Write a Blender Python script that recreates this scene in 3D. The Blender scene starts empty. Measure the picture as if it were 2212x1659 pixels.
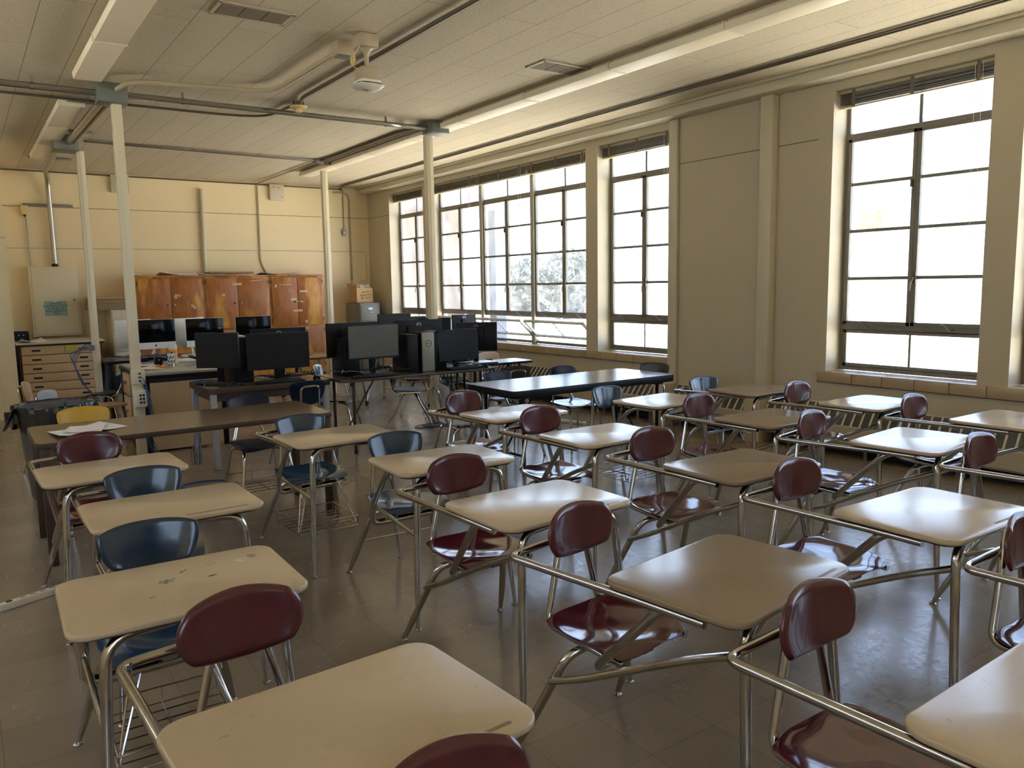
import bpy, bmesh, math, random
from mathutils import Vector, Matrix
random.seed(7)
C = bpy.context.scene.collection
PI = math.pi

# ------------------------------------------------------------------ camera, sky, sun, exposure
cam_d = bpy.data.cameras.new('camera')
cam = bpy.data.objects.new('camera', cam_d); C.objects.link(cam)
R_ = Vector((0.82067875, -0.57115296, -0.01645256)); D_ = Vector((-0.08416456, -0.09235432, -0.99216279)); F_ = Vector((0.56515726, 0.81563164, -0.12386407))
cam.matrix_world = Matrix(((R_.x, -D_.x, -F_.x, 0), (R_.y, -D_.y, -F_.y, 0), (R_.z, -D_.z, -F_.z, 1.61), (0, 0, 0, 1)))
cam_d.sensor_width = 36; cam_d.lens = 27.898; cam_d.clip_start = 0.02; cam_d.clip_end = 300
bpy.context.scene.camera = cam

world = bpy.data.worlds.new('World'); bpy.context.scene.world = world
world.use_nodes = True
wn = world.node_tree.nodes; wl = world.node_tree.links
bg = wn['Background']
tc = wn.new('ShaderNodeTexCoord'); sp = wn.new('ShaderNodeSeparateXYZ'); mr = wn.new('ShaderNodeMapRange'); cr = wn.new('ShaderNodeValToRGB')
wl.new(tc.outputs['Generated'], sp.inputs[0]); wl.new(sp.outputs['Z'], mr.inputs['Value']); mr.inputs['From Min'].default_value = 0.0; mr.inputs['From Max'].default_value = 0.8
wl.new(mr.outputs[0], cr.inputs[0]); wl.new(cr.outputs[0], bg.inputs['Color'])
cr.color_ramp.elements[0].color = (0.66, 0.80, 1.0, 1); cr.color_ramp.elements[1].color = (0.28, 0.47, 1.0, 1)
bg.inputs['Strength'].default_value = 1.75
sun_d = bpy.data.lights.new('sun', 'SUN'); sun_d.energy = 20.0; sun_d.angle = 0.01; sun_d.color = (1, 0.95, 0.86)
sun = bpy.data.objects.new('sun', sun_d); C.objects.link(sun)
sun.rotation_euler = Vector((0.0, -0.58, -0.80)).to_track_quat('-Z', 'Y').to_euler()
vs = bpy.context.scene.view_settings
vs.view_transform = 'Standard'; vs.look = 'None'; vs.gamma = 1; vs.exposure = 1.73; vs.use_curve_mapping = False
cy = bpy.context.scene.cycles
cy.max_bounces = 10; cy.diffuse_bounces = 6; cy.glossy_bounces = 4; cy.transparent_max_bounces = 12; cy.caustics_reflective = False; cy.caustics_refractive = False
cy.sample_clamp_indirect = 25; cy.use_denoising = True

# ------------------------------------------------------------------ materials
def nm(name):
    m = bpy.data.materials.new(name); m.use_nodes = True
    return m, m.node_tree.nodes, m.node_tree.links, m.node_tree.nodes['Principled BSDF']
def mat(name, col, rough=0.5, metal=0.0, noise=0.06, scale=6.0, bump=0.0, bscale=60.0, coat=0.0, emit=None, rvar=0.0, spec=0.5):
    m, n, l, p = nm(name)
    p.inputs['Roughness'].default_value = rough; p.inputs['Metallic'].default_value = metal
    p.inputs['Coat Weight'].default_value = coat; p.inputs['Coat Roughness'].default_value = 0.08
    p.inputs['Specular IOR Level'].default_value = spec
    t = n.new('ShaderNodeTexCoord'); x = n.new('ShaderNodeTexNoise'); x.inputs['Scale'].default_value = scale; x.inputs['Detail'].default_value = 4
    l.new(t.outputs['Object'], x.inputs['Vector'])
    mx = n.new('ShaderNodeMix'); mx.data_type = 'RGBA'
    mx.inputs[6].default_value = tuple(c * (1 - noise) for c in col) + (1,); mx.inputs[7].default_value = tuple(min(1, c * (1 + noise)) for c in col) + (1,)
    l.new(x.outputs['Fac'], mx.inputs[0]); l.new(mx.outputs[2], p.inputs['Base Color'])
    if rvar:
        r = n.new('ShaderNodeMapRange'); r.inputs['To Min'].default_value = max(0.02, rough - rvar); r.inputs['To Max'].default_value = rough + rvar
        r.inputs['From Min'].default_value = 0.3; r.inputs['From Max'].default_value = 0.7
        l.new(x.outputs['Fac'], r.inputs['Value']); l.new(r.outputs[0], p.inputs['Roughness'])
    if bump:
        y = n.new('ShaderNodeTexNoise'); y.inputs['Scale'].default_value = bscale; b = n.new('ShaderNodeBump'); b.inputs['Strength'].default_value = bump; b.inputs['Distance'].default_value = 0.002
        l.new(t.outputs['Object'], y.inputs['Vector']); l.new(y.outputs['Fac'], b.inputs['Height']); l.new(b.outputs[0], p.inputs['Normal'])
    if emit:
        p.inputs['Emission Color'].default_value = emit[0] + (1,); p.inputs['Emission Strength'].default_value = emit[1]
    return m
M = {}
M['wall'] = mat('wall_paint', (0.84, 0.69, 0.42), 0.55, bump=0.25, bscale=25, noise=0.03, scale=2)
M['wall_shaded'] = mat('wall_paint_shaded', (0.53, 0.46, 0.32), 0.5, bump=0.25, bscale=25, noise=0.03, scale=2)  # wall paint darkened, so the window wall's shade sits in the colour
M['trim'] = mat('trim_paint', (0.60, 0.54, 0.39), 0.4, noise=0.03)
M['pole'] = mat('pole_paint', (0.80, 0.71, 0.50), 0.38, noise=0.03)
M['groove'] = mat('groove_shadow_line', (0.16, 0.12, 0.07), 0.8)
M['reveal'] = mat('reveal_paint', (0.72, 0.70, 0.60), 0.45, noise=0.05, scale=3)
M['chrome'] = mat('chrome_tube', (0.52, 0.495, 0.45), 0.13, 1.0, noise=0.10, scale=22, rvar=0.06)
M['conduit'] = mat('galvanised_conduit', (0.42, 0.40, 0.33), 0.38, 1.0, noise=0.12, scale=9)
M['conduit_dark'] = mat('dark_conduit', (0.13, 0.105, 0.07), 0.45, 0.3)
M['conduit_paint'] = mat('painted_conduit', (0.42, 0.34, 0.22), 0.45)
M['greybox'] = mat('grey_painted_steel', (0.15, 0.16, 0.13), 0.45, 0.0)
M['strut'] = mat('strut_steel', (0.22, 0.21, 0.18), 0.5, 0.6)
M['maroon'] = mat('maroon_plastic', (0.085, 0.016, 0.020), 0.20, noise=0.12, scale=30, bump=0.08, bscale=260, coat=0.5)
M['maroon_seat'] = mat('maroon_seat_plastic', (0.08, 0.012, 0.016), 0.10, noise=0.12, scale=18, bump=0.5, bscale=7, coat=0.25)
M['blue'] = mat('navy_plastic', (0.012, 0.034, 0.062), 0.18, noise=0.2, scale=20, bump=0.08, bscale=260, coat=0.4)
M['blue_seat'] = mat('blue_seat_plastic', (0.015, 0.045, 0.085), 0.18, noise=0.2, scale=12, bump=0.1, bscale=9, coat=0.3)
M['navy_dark'] = mat('dark_navy_plastic', (0.006, 0.010, 0.022), 0.3, noise=0.2, spec=0.3)
M['brownplastic'] = mat('brown_plastic', (0.05, 0.036, 0.022), 0.35)
M['yellow'] = mat('yellow_plastic', (0.62, 0.36, 0.035), 0.35)
M['greyplastic'] = mat('grey_plastic', (0.34, 0.34, 0.34), 0.4)
M['tan'] = mat('tan_plastic', (0.45, 0.28, 0.12), 0.4)
M['black'] = mat('black_plastic', (0.005, 0.005, 0.005), 0.42, spec=0.25)
M['screen'] = mat('dark_screen', (0.009, 0.009, 0.008), 0.45, noise=0.1, scale=3, spec=0.22)
M['screen_grey'] = mat('dusty_screen', (0.10, 0.097, 0.085), 0.5, noise=0.18, scale=14)
M['gloss'] = mat('gloss_black_glass', (0.003, 0.003, 0.003), 0.10, spec=0.2)
M['alu'] = mat('brushed_aluminium', (0.62, 0.61, 0.58), 0.35, 0.6)
M['snow'] = mat('bright_silver_shell', (0.80, 0.79, 0.76), 0.3, 0.1)
M['silver'] = mat('silver_plastic', (0.30, 0.28, 0.23), 0.4, 0.2)
M['white'] = mat('white_plastic', (0.75, 0.71, 0.6), 0.4)
M['cream'] = mat('cream_plastic', (0.68, 0.52, 0.22), 0.45)
M['paper'] = mat('paper', (0.80, 0.76, 0.68), 0.7)
M['rubber'] = mat('black_rubber', (0.01, 0.01, 0.01), 0.6)
M['bluecable'] = mat('blue_cable', (0.02, 0.06, 0.22), 0.45)
M['greycable'] = mat('grey_cable', (0.18, 0.19, 0.2), 0.45)
M['laminate'] = mat('maple_laminate', (0.60, 0.41, 0.22), 0.45, noise=0.08, scale=3)
M['darkwood'] = mat('dark_wood_edge', (0.05, 0.025, 0.012), 0.5)
M['beigesteel'] = mat('beige_steel', (0.72, 0.64, 0.46), 0.45)
M['filegrey'] = mat('grey_green_steel', (0.20, 0.20, 0.17), 0.42)
M['card'] = mat('cardboard', (0.52, 0.33, 0.15), 0.75)
M['carddark'] = mat('old_board', (0.30, 0.21, 0.12), 0.75)
M['slat'] = mat('blind_slats', (0.17, 0.135, 0.085), 0.5)
M['slatlight'] = mat('blind_rail', (0.55, 0.47, 0.30), 0.5)
M['winframe'] = mat('steel_window_frame', (0.20, 0.185, 0.15), 0.45, noise=0.15, scale=12)
M['mullion'] = mat('mullion_paint', (0.36, 0.33, 0.26), 0.5)
M['winbrass'] = mat('window_hardware', (0.10, 0.08, 0.05), 0.4, 0.6)
M['ink'] = mat('black_ink', (0.01, 0.01, 0.012), 0.7)
M['note'] = mat('blue_note_paper', (0.30, 0.46, 0.47), 0.7)
M['yellownote'] = mat('yellow_note_paper', (0.50, 0.47, 0.08), 0.7)
M['orange'] = mat('orange_plastic', (0.9, 0.25, 0.04), 0.5)
M['pink'] = mat('pink_paper', (0.85, 0.12, 0.17), 0.6)
M['asphalt'] = mat('path_concrete', (0.55, 0.48, 0.40), 0.9)
M['redkerb'] = mat('red_kerb_paint', (0.55, 0.22, 0.16), 0.8)
M['leaf'] = mat('shrub_leaf', (0.11, 0.135, 0.11), 0.7, noise=0.5, scale=9)
M['leaflight'] = mat('tree_leaf', (0.35, 0.36, 0.10), 0.7, noise=0.4, scale=9)
M['stucco'] = mat('building_stucco_shaded', (0.17, 0.135, 0.105), 0.8)  # albedo lowered to carry the shade on the wing's wall
M['bark'] = mat('bark', (0.16, 0.10, 0.06), 0.9)
M['bag'] = mat('black_bin_bag', (0.02, 0.02, 0.019), 0.16, bump=1.0, bscale=11)
M['bin'] = mat('grey_bin_plastic', (0.11, 0.105, 0.08), 0.5)

def desk_mat(name, base, dark):
    m, n, l, p = nm(name)
    t = n.new('ShaderNodeTexCoord')
    a = n.new('ShaderNodeTexNoise'); a.inputs['Scale'].default_value = 3; a.inputs['Detail'].default_value = 6
    oi = n.new('ShaderNodeObjectInfo'); va = n.new('ShaderNodeVectorMath'); va.operation = 'ADD'
    l.new(t.outputs['Object'], va.inputs[0]); l.new(oi.outputs['Location'], va.inputs[1])
    l.new(va.outputs[0], a.inputs['Vector'])
    mx = n.new('ShaderNodeMix'); mx.data_type = 'RGBA'; mx.inputs[6].default_value = base + (1,); mx.inputs[7].default_value = dark + (1,)
    r = n.new('ShaderNodeMapRange'); r.inputs['From Min'].default_value = 0.35; r.inputs['From Max'].default_value = 0.8; l.new(a.outputs['Fac'], r.inputs['Value']); l.new(r.outputs[0], mx.inputs[0])
    # faint pencil scribble smudges
    w = n.new('ShaderNodeTexNoise'); w.inputs['Scale'].default_value = 34; w.inputs['Detail'].default_value = 8; w.inputs['Distortion'].default_value = 1.4
    l.new(va.outputs[0], w.inputs['Vector'])
    s = n.new('ShaderNodeMapRange'); s.inputs['From Min'].default_value = 0.66; s.inputs['From Max'].default_value = 0.74; l.new(w.outputs['Fac'], s.inputs['Value'])
    mu = n.new('ShaderNodeMath'); mu.operation = 'MULTIPLY'; mu.inputs[1].default_value = 0.35; l.new(s.outputs[0], mu.inputs[0])
    m2 = n.new('ShaderNodeMix'); m2.data_type = 'RGBA'; m2.inputs[7].default_value = (0.13, 0.10, 0.07, 1); l.new(mx.outputs[2], m2.inputs[6]); l.new(mu.outputs[0], m2.inputs[0])
    l.new(m2.outputs[2], p.inputs['Base Color'])
    rr = n.new('ShaderNodeMapRange'); rr.inputs['To Min'].default_value = 0.19; rr.inputs['To Max'].default_value = 0.22; p.inputs['Specular IOR Level'].default_value = 0.4; l.new(a.outputs['Fac'], rr.inputs['Value']); l.new(rr.outputs[0], p.inputs['Roughness'])
    b = n.new('ShaderNodeBump'); b.inputs['Strength'].default_value = 0.02; b.inputs['Distance'].default_value = 0.002; y = n.new('ShaderNodeTexNoise'); y.inputs['Scale'].default_value = 14
    l.new(t.outputs['Object'], y.inputs['Vector']); l.new(y.outputs['Fac'], b.inputs['Height']); l.new(b.outputs[0], p.inputs['Normal'])
    return m
M['desk'] = desk_mat('beige_laminate_top', (0.56, 0.44, 0.28), (0.52, 0.405, 0.255))
M['desk2'] = desk_mat('beige_laminate_top_shaded', (0.30, 0.22, 0.135), (0.27, 0.195, 0.12))  # same beige laminate, darkened to stand in for the less lit desktops
M['walnut'] = desk_mat('brown_table_laminate', (0.11, 0.073, 0.044), (0.08, 0.052, 0.032)); M['walnut'].node_tree.nodes['Principled BSDF'].inputs['Specular IOR Level'].default_value = 0.28
M['greytop'] = desk_mat('grey_table_laminate', (0.34, 0.32, 0.29), (0.30, 0.28, 0.25))

def floor_mat():
    m, n, l, p = nm('vinyl_tile_floor')
    t = n.new('ShaderNodeTexCoord'); mp = n.new('ShaderNodeMapping'); l.new(t.outputs['Object'], mp.inputs[0])
    br = n.new('ShaderNodeTexBrick'); br.inputs['Scale'].default_value = 1; br.offset = 0; br.inputs['Brick Width'].default_value = 0.305; br.inputs['Row Height'].default_value = 0.305
    br.inputs['Mortar Size'].default_value = 0.0012; br.inputs['Color1'].default_value = (0.285, 0.235, 0.165, 1); br.inputs['Color2'].default_value = (0.25, 0.205, 0.145, 1); br.inputs['Mortar'].default_value = (0.17, 0.135, 0.09, 1)
    l.new(mp.outputs[0], br.inputs['Vector'])
    a = n.new('ShaderNodeTexNoise'); a.inputs['Scale'].default_value = 2.2; a.inputs['Detail'].default_value = 8; l.new(t.outputs['Object'], a.inputs['Vector'])
    s = n.new('ShaderNodeTexNoise'); s.inputs['Scale'].default_value = 26; s.inputs['Detail'].default_value = 8; s.inputs['Distortion'].default_value = 2
    l.new(t.outputs['Object'], s.inputs['Vector'])
    mx = n.new('ShaderNodeMix'); mx.data_type = 'RGBA'; mx.blend_type = 'MULTIPLY'; mx.inputs[0].default_value = 0.5
    c2 = n.new('ShaderNodeValToRGB'); c2.color_ramp.elements[0].position = 0.3; c2.color_ramp.elements[0].color = (0.72, 0.68, 0.62, 1); c2.color_ramp.elements[1].position = 0.65; l.new(a.outputs['Fac'], c2.inputs[0])
    l.new(br.outputs['Color'], mx.inputs[6]); l.new(c2.outputs[0], mx.inputs[7]); l.new(mx.outputs[2], p.inputs['Base Color'])
    r = n.new('ShaderNodeMapRange'); r.inputs['From Min'].default_value = 0.3; r.inputs['From Max'].default_value = 0.75; r.inputs['To Min'].default_value = 0.12; r.inputs['To Max'].default_value = 0.30
    l.new(s.outputs['Fac'], r.inputs['Value']); l.new(r.outputs[0], p.inputs['Roughness'])
    b = n.new('ShaderNodeBump'); b.inputs['Strength'].default_value = 0.10; b.inputs['Distance'].default_value = 0.002
    y = n.new('ShaderNodeTexNoise'); y.inputs['Scale'].default_value = 3; y.inputs['Detail'].default_value = 3; l.new(t.outputs['Object'], y.inputs['Vector']); l.new(y.outputs['Fac'], b.inputs['Height']); l.new(b.outputs[0], p.inputs['Normal'])
    return m
M['floor'] = floor_mat()

def ceil_mat():
    m, n, l, p = nm('acoustic_ceiling_tile'); p.inputs['Roughness'].default_value = 0.9
    t = n.new('ShaderNodeTexCoord'); mp = n.new('ShaderNodeMapping'); l.new(t.outputs['Object'], mp.inputs[0]); mp.inputs['Rotation'].default_value = (0, 0, PI / 2)
    br = n.new('ShaderNodeTexBrick'); br.inputs['Scale'].default_value = 1; br.offset = 0.5; br.inputs['Brick Width'].default_value = 2.44; br.inputs['Row Height'].default_value = 0.305
    br.inputs['Mortar Size'].default_value = 0.0022; br.inputs['Color1'].default_value = (0.62, 0.54, 0.39, 1); br.inputs['Color2'].default_value = (0.58, 0.505, 0.365, 1); br.inputs['Mortar'].default_value = (0.13, 0.10, 0.06, 1)
    l.new(mp.outputs[0], br.inputs['Vector'])
    v = n.new('ShaderNodeTexVoronoi'); v.inputs['Scale'].default_value = 42; l.new(t.outputs['Object'], v.inputs['Vector'])
    a = n.new('ShaderNodeTexNoise'); a.inputs['Scale'].default_value = 40; l.new(t.outputs['Object'], a.inputs['Vector'])
    s = n.new('ShaderNodeMapRange'); s.inputs['From Min'].default_value = 0.15; s.inputs['From Max'].default_value = 0.24; s.inputs['To Min'].default_value = 0.6; s.inputs['To Max'].default_value = 0.04
    l.new(v.outputs['Distance'], s.inputs['Value'])
    mx = n.new('ShaderNodeMix'); mx.data_type = 'RGBA'; mx.inputs[7].default_value = (0.22, 0.165, 0.10, 1); l.new(br.outputs['Color'], mx.inputs[6])
    l.new(s.outputs[0], mx.inputs[0]); l.new(mx.outputs[2], p.inputs['Base Color'])
    b = n.new('ShaderNodeBump'); b.inputs['Strength'].default_value = 0.5; b.inputs['Distance'].default_value = 0.004; l.new(a.outputs['Fac'], b.inputs['Height']); l.new(b.outputs[0], p.inputs['Normal'])
    return m
M['ceiling'] = ceil_mat()

def wood_mat():
    m, n, l, p = nm('worn_orange_plywood'); p.inputs['Roughness'].default_value = 0.42
    t = n.new('ShaderNodeTexCoord'); oi = n.new('ShaderNodeObjectInfo')
    va = n.new('ShaderNodeVectorMath'); va.operation = 'ADD'; l.new(t.outputs['Object'], va.inputs[0])
    cx = n.new('ShaderNodeCombineXYZ'); l.new(oi.outputs['Random'], cx.inputs[0]); l.new(oi.outputs['Random'], cx.inputs[2]); l.new(cx.outputs[0], va.inputs[1])
    mp = n.new('ShaderNodeMapping'); mp.inputs['Scale'].default_value = (1.0, 1, 0.35); l.new(va.outputs[0], mp.inputs[0])
    a = n.new('ShaderNodeTexNoise'); a.inputs['Scale'].default_value = 2.6; a.inputs['Detail'].default_value = 3; l.new(mp.outputs[0], a.inputs['Vector'])
    g = n.new('ShaderNodeTexNoise'); g.inputs['Scale'].default_value = 14; g.inputs['Detail'].default_value = 9; l.new(mp.outputs[0], g.inputs['Vector'])
    c = n.new('ShaderNodeValToRGB'); e = c.color_ramp.elements; e[0].position = 0.46; e[0].color = (0.40, 0.135, 0.022, 1); e[1].position = 0.54; e[1].color = (0.66, 0.31, 0.05, 1)
    l.new(a.outputs['Fac'], c.inputs[0])
    mx = n.new('ShaderNodeMix'); mx.data_type = 'RGBA'; mx.blend_type = 'MULTIPLY'; mx.inputs[0].default_value = 0.6
    c2 = n.new('ShaderNodeValToRGB'); c2.color_ramp.elements[0].position = 0.35; c2.color_ramp.elements[0].color = (0.55, 0.5, 0.45, 1); c2.color_ramp.elements[1].position = 0.6
    l.new(g.outputs['Fac'], c2.inputs[0]); l.new(c.outputs[0], mx.inputs[6]); l.new(c2.outputs[0], mx.inputs[7]); l.new(mx.outputs[2], p.inputs['Base Color'])
    return m
M['wood'] = wood_mat()

def glass_mat():
    m = bpy.data.materials.new('dusty_window_glass'); m.use_nodes = True; n = m.node_tree.nodes; l = m.node_tree.links; n.clear()
    o = n.new('ShaderNodeOutputMaterial'); tr = n.new('ShaderNodeBsdfTransparent'); gl = n.new('ShaderNodeBsdfGlossy'); gl.inputs['Roughness'].default_value = 0.02
    tr.inputs[0].default_value = (0.93, 0.96, 0.96, 1); tl = n.new('ShaderNodeBsdfTranslucent'); tl.inputs[0].default_value = (0.9, 0.9, 0.88, 1)
    lw = n.new('ShaderNodeLayerWeight'); pw = n.new('ShaderNodeMath'); pw.operation = 'POWER'; pw.inputs[1].default_value = 5; l.new(lw.outputs['Facing'], pw.inputs[0]); fr = n.new('ShaderNodeMapRange'); fr.inputs['To Min'].default_value = 0.03; fr.inputs['To Max'].default_value = 0.6; l.new(pw.outputs[0], fr.inputs['Value']); m1 = n.new('ShaderNodeMixShader'); m2 = n.new('ShaderNodeMixShader')
    t = n.new('ShaderNodeTexCoord'); a = n.new('ShaderNodeTexNoise'); a.inputs['Scale'].default_value = 5; a.inputs['Detail'].default_value = 6; l.new(t.outputs['Object'], a.inputs['Vector'])
    r = n.new('ShaderNodeMapRange'); r.inputs['From Min'].default_value = 0.3; r.inputs['From Max'].default_value = 0.7; r.inputs['To Min'].default_value = 0.02; r.inputs['To Max'].default_value = 0.07; l.new(a.outputs['Fac'], r.inputs['Value'])
    l.new(r.outputs[0], m2.inputs[0]); l.new(tr.outputs[0], m2.inputs[1]); l.new(tl.outputs[0], m2.inputs[2])
    l.new(fr.outputs[0], m1.inputs[0]); l.new(m2.outputs[0], m1.inputs[1]); l.new(gl.outputs[0], m1.inputs[2]); l.new(m1.outputs[0], o.inputs[0])
    return m
M['glass'] = glass_mat()
M['lens'] = mat('light_lens', (0.80, 0.71, 0.52), 0.5, noise=0.02)
M['lightbody'] = mat('light_body', (0.50, 0.43, 0.31), 0.5)

# ------------------------------------------------------------------ mesh builder
class MB:
    def __init__(s): s.v = []; s.f = []
    def add(s, vs, fs):
        o = len(s.v); s.v += [Vector(a) for a in vs]; s.f += [tuple(i + o for i in f) for f in fs]; return s
    def box(s, x0, x1, y0, y1, z0, z1, mtx=None):
        vs = [Vector((x, y, z)) for z in (z0, z1) for y in (y0, y1) for x in (x0, x1)]
        if mtx: vs = [mtx @ v for v in vs]
        return s.add(vs, [(0, 2, 3, 1), (4, 5, 7, 6), (0, 1, 5, 4), (2, 6, 7, 3), (0, 4, 6, 2), (1, 3, 7, 5)])
    def tube(s, pts, r, fillet=0.0, n=10, fn=5, radii=None, cap=True, flat=1.0):
        pts = [Vector(p) for p in pts]; P = [pts[0]]; RR = [radii[0] if radii else r]
        for i in range(1, len(pts) - 1):
            a, b, c = pts[i - 1], pts[i], pts[i + 1]; ri = radii[i] if radii else r
            fl = fillet[i] if isinstance(fillet, (list, tuple)) else fillet
            d1 = (a - b); d2 = (c - b); f = min(fl, d1.length * 0.48, d2.length * 0.48)
            if f > 1e-5:
                d1.normalize(); d2.normalize(); p0 = b + d1 * f; p1 = b + d2 * f
                for k in range(fn + 1):
                    t = k / fn; P.append(p0.lerp(b, t).lerp(b.lerp(p1, t), t)); RR.append(ri)
            else: P.append(b); RR.append(ri)
        P.append(pts[-1]); RR.append(radii[-1] if radii else r)
        t0 = (P[1] - P[0]).normalized(); u = t0.orthogonal().normalized(); rings = []
        for i, p in enumerate(P):
            t = (P[min(i + 1, len(P) - 1)] - P[max(i - 1, 0)]).normalized()
            u = (u - t * u.dot(t)).normalized(); w = t.cross(u)
            rings.append([p + (u * math.cos(2 * PI * k / n) + w * math.sin(2 * PI * k / n) * flat) * RR[i] for k in range(n)])
        fs = [(i * n + k, i * n + (k + 1) % n, (i + 1) * n + (k + 1) % n, (i + 1) * n + k) for i in range(len(P) - 1) for k in range(n)]
        if cap: fs += [tuple(reversed(range(n))), tuple((len(P) - 1) * n + k for k in range(n))]
        return s.add([v for r_ in rings for v in r_], fs)
    def lathe(s, prof, c=(0, 0, 0), n=24, mtx=None):
        vs = [Vector((r * math.cos(2 * PI * k / n), r * math.sin(2 * PI * k / n), z)) for r, z in prof for k in range(n)]
        if mtx: vs = [mtx @ v for v in vs]
        vs = [v + Vector(c) for v in vs]
        fs = [(i * n + k, i * n + (k + 1) % n, (i + 1) * n + (k + 1) % n, (i + 1) * n + k) for i in range(len(prof) - 1) for k in range(n)]
        if prof[0][0] > 1e-4: fs.append(tuple(reversed(range(n))))
        if prof[-1][0] > 1e-4: fs.append(tuple((len(prof) - 1) * n + k for k in range(n)))
        return s.add(vs, fs)
    def prism(s, out, z0, z1, mtx=None):
        n = len(out); vs = [Vector((x, y, z)) for z in (z0, z1) for x, y in out]
        if mtx: vs = [mtx @ v for v in vs]
        return s.add(vs, [tuple(reversed(range(n))), tuple(range(n, 2 * n))] + [(k, (k + 1) % n, n + (k + 1) % n, n + k) for k in range(n)])
    def shell(s, fn, n, m, th):
        g = [[Vector(fn(-1 + 2 * i / n, -1 + 2 * j / m)) for i in range(n + 1)] for j in range(m + 1)]
        vs = [p for r in g for p in r]; W = n + 1; bk = []
        for j in range(m + 1):
            for i in range(W):
                a = g[j][min(i + 1, n)] - g[j][max(i - 1, 0)]; b = g[min(j + 1, m)][i] - g[max(j - 1, 0)][i]
                nn = a.cross(b); nn = nn.normalized() if nn.length > 1e-9 else Vector((0, 0, 1))
                e = 1.0 if 0 < i < n and 0 < j < m else 0.55
                bk.append(g[j][i] - nn * th * e)
        o = len(vs); fs = []
        for j in range(m):
            for i in range(n):
                q = (j * W + i, j * W + i + 1, (j + 1) * W + i + 1, (j + 1) * W + i); fs += [q, tuple(o + k for k in reversed(q))]
        for i in range(n): fs += [(i + 1, i, o + i, o + i + 1), (m * W + i, m * W + i + 1, o + m * W + i + 1, o + m * W + i)]
        for j in range(m): fs += [(j * W, (j + 1) * W, o + (j + 1) * W, o + j * W), ((j + 1) * W + n, j * W + n, o + j * W + n, o + (j + 1) * W + n)]
        return s.add(vs + bk, fs)
    def build(s, name, m, parent=None, bevel=0.0, segs=2, sub=0, ang=35, flip=False):
        me = bpy.data.meshes.new(name); me.from_pydata([tuple(v) for v in s.v], [], s.f); me.validate()
        bm = bmesh.new(); bm.from_mesh(me); bmesh.ops.remove_doubles(bm, verts=bm.verts, dist=1e-6); bmesh.ops.recalc_face_normals(bm, faces=bm.faces)
        if bevel: bmesh.ops.bevel(bm, geom=[e for e in bm.edges if e.is_manifold and e.calc_face_angle(0) > 0.5], offset=bevel, segments=segs, affect='EDGES', profile=0.5, clamp_overlap=True)
        bm.to_mesh(me); bm.free()
        for p in me.polygons: p.use_smooth = True
        me.set_sharp_from_angle(angle=math.radians(ang))
        me.materials.append(m if not isinstance(m, str) else M[m])
        o = bpy.data.objects.new(name, me); C.objects.link(o)
        if sub:
            d = o.modifiers.new('sub', 'SUBSURF'); d.levels = sub; d.render_levels = sub
        if parent: o.parent = parent
        return o
def B(*a, **k): return MB().box(*a, **k)
def T(pts, r, **k): return MB().tube(pts, r, **k)
def tag(o, label, cat, group=None):
    o['label'] = label; o['category'] = cat
    if group: o['group'] = group
    return o
def thing(name, label, cat, loc=(0, 0, 0), rz=0.0, group=None):
    o = bpy.data.objects.new(name, None); C.objects.link(o); o.location = loc; o.rotation_euler = (0, 0, rz); o.empty_display_size = 0.1
    return tag(o, label, cat, group)
def struct(name, mb, m, **k):
    o = mb.build(name, m, **k); o['kind'] = 'structure'; return o
def dup(root, loc, rz=0.0, label=None, group=None, swap=None, skip=(), cat=None):
    r = root.copy(); C.objects.link(r); r.location = loc; r.rotation_euler = (0, 0, rz)
    if label: r['label'] = label
    if group: r['group'] = group
    if cat: r['category'] = cat
    def rec(src, dst):
        for ch in list(src.children):
            if ch.name.split('.')[0] in skip: continue
            c = ch.copy(); C.objects.link(c); c.parent = dst
            if swap and c.type == 'MESH' and ch.material_slots and ch.material_slots[0].material.name in swap:
                key = swap[ch.material_slots[0].material.name]
                c.material_slots[0].link = 'OBJECT'; c.material_slots[0].material = M[key]
            rec(ch, c)
    rec(root, r); return r
def rrect(w, d, r, n=6, cx=0, cy=0):
    o = []
    for sx, sy, a0 in ((1, 1, 0), (-1, 1, 90), (-1, -1, 180), (1, -1, 270)):
        for k in range(n + 1):
            a = math.radians(a0 + 90 * k / n); o.append((cx + sx * (w / 2 - r) + r * math.cos(a), cy + sy * (d / 2 - r) + r * math.sin(a)))
    return o
def text(s, size, m, parent, loc, rot, ext=0.0004, name='lettering', align='CENTER', lsp=1.0):
    c = bpy.data.curves.new(name, 'FONT'); c.body = s; c.size = size; c.extrude = ext; c.align_x = align; c.align_y = 'CENTER'; c.space_line = lsp; c.materials.append(M[m])
    o = bpy.data.objects.new(name, c); C.objects.link(o); o.location = loc; o.rotation_euler = rot
    dg = bpy.context.evaluated_depsgraph_get(); me = bpy.data.meshes.new_from_object(o.evaluated_get(dg)); bpy.data.objects.remove(o)
    o = bpy.data.objects.new(name, me); C.objects.link(o); o.location = loc; o.rotation_euler = rot
    if parent: o.parent = parent
    return o

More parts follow.
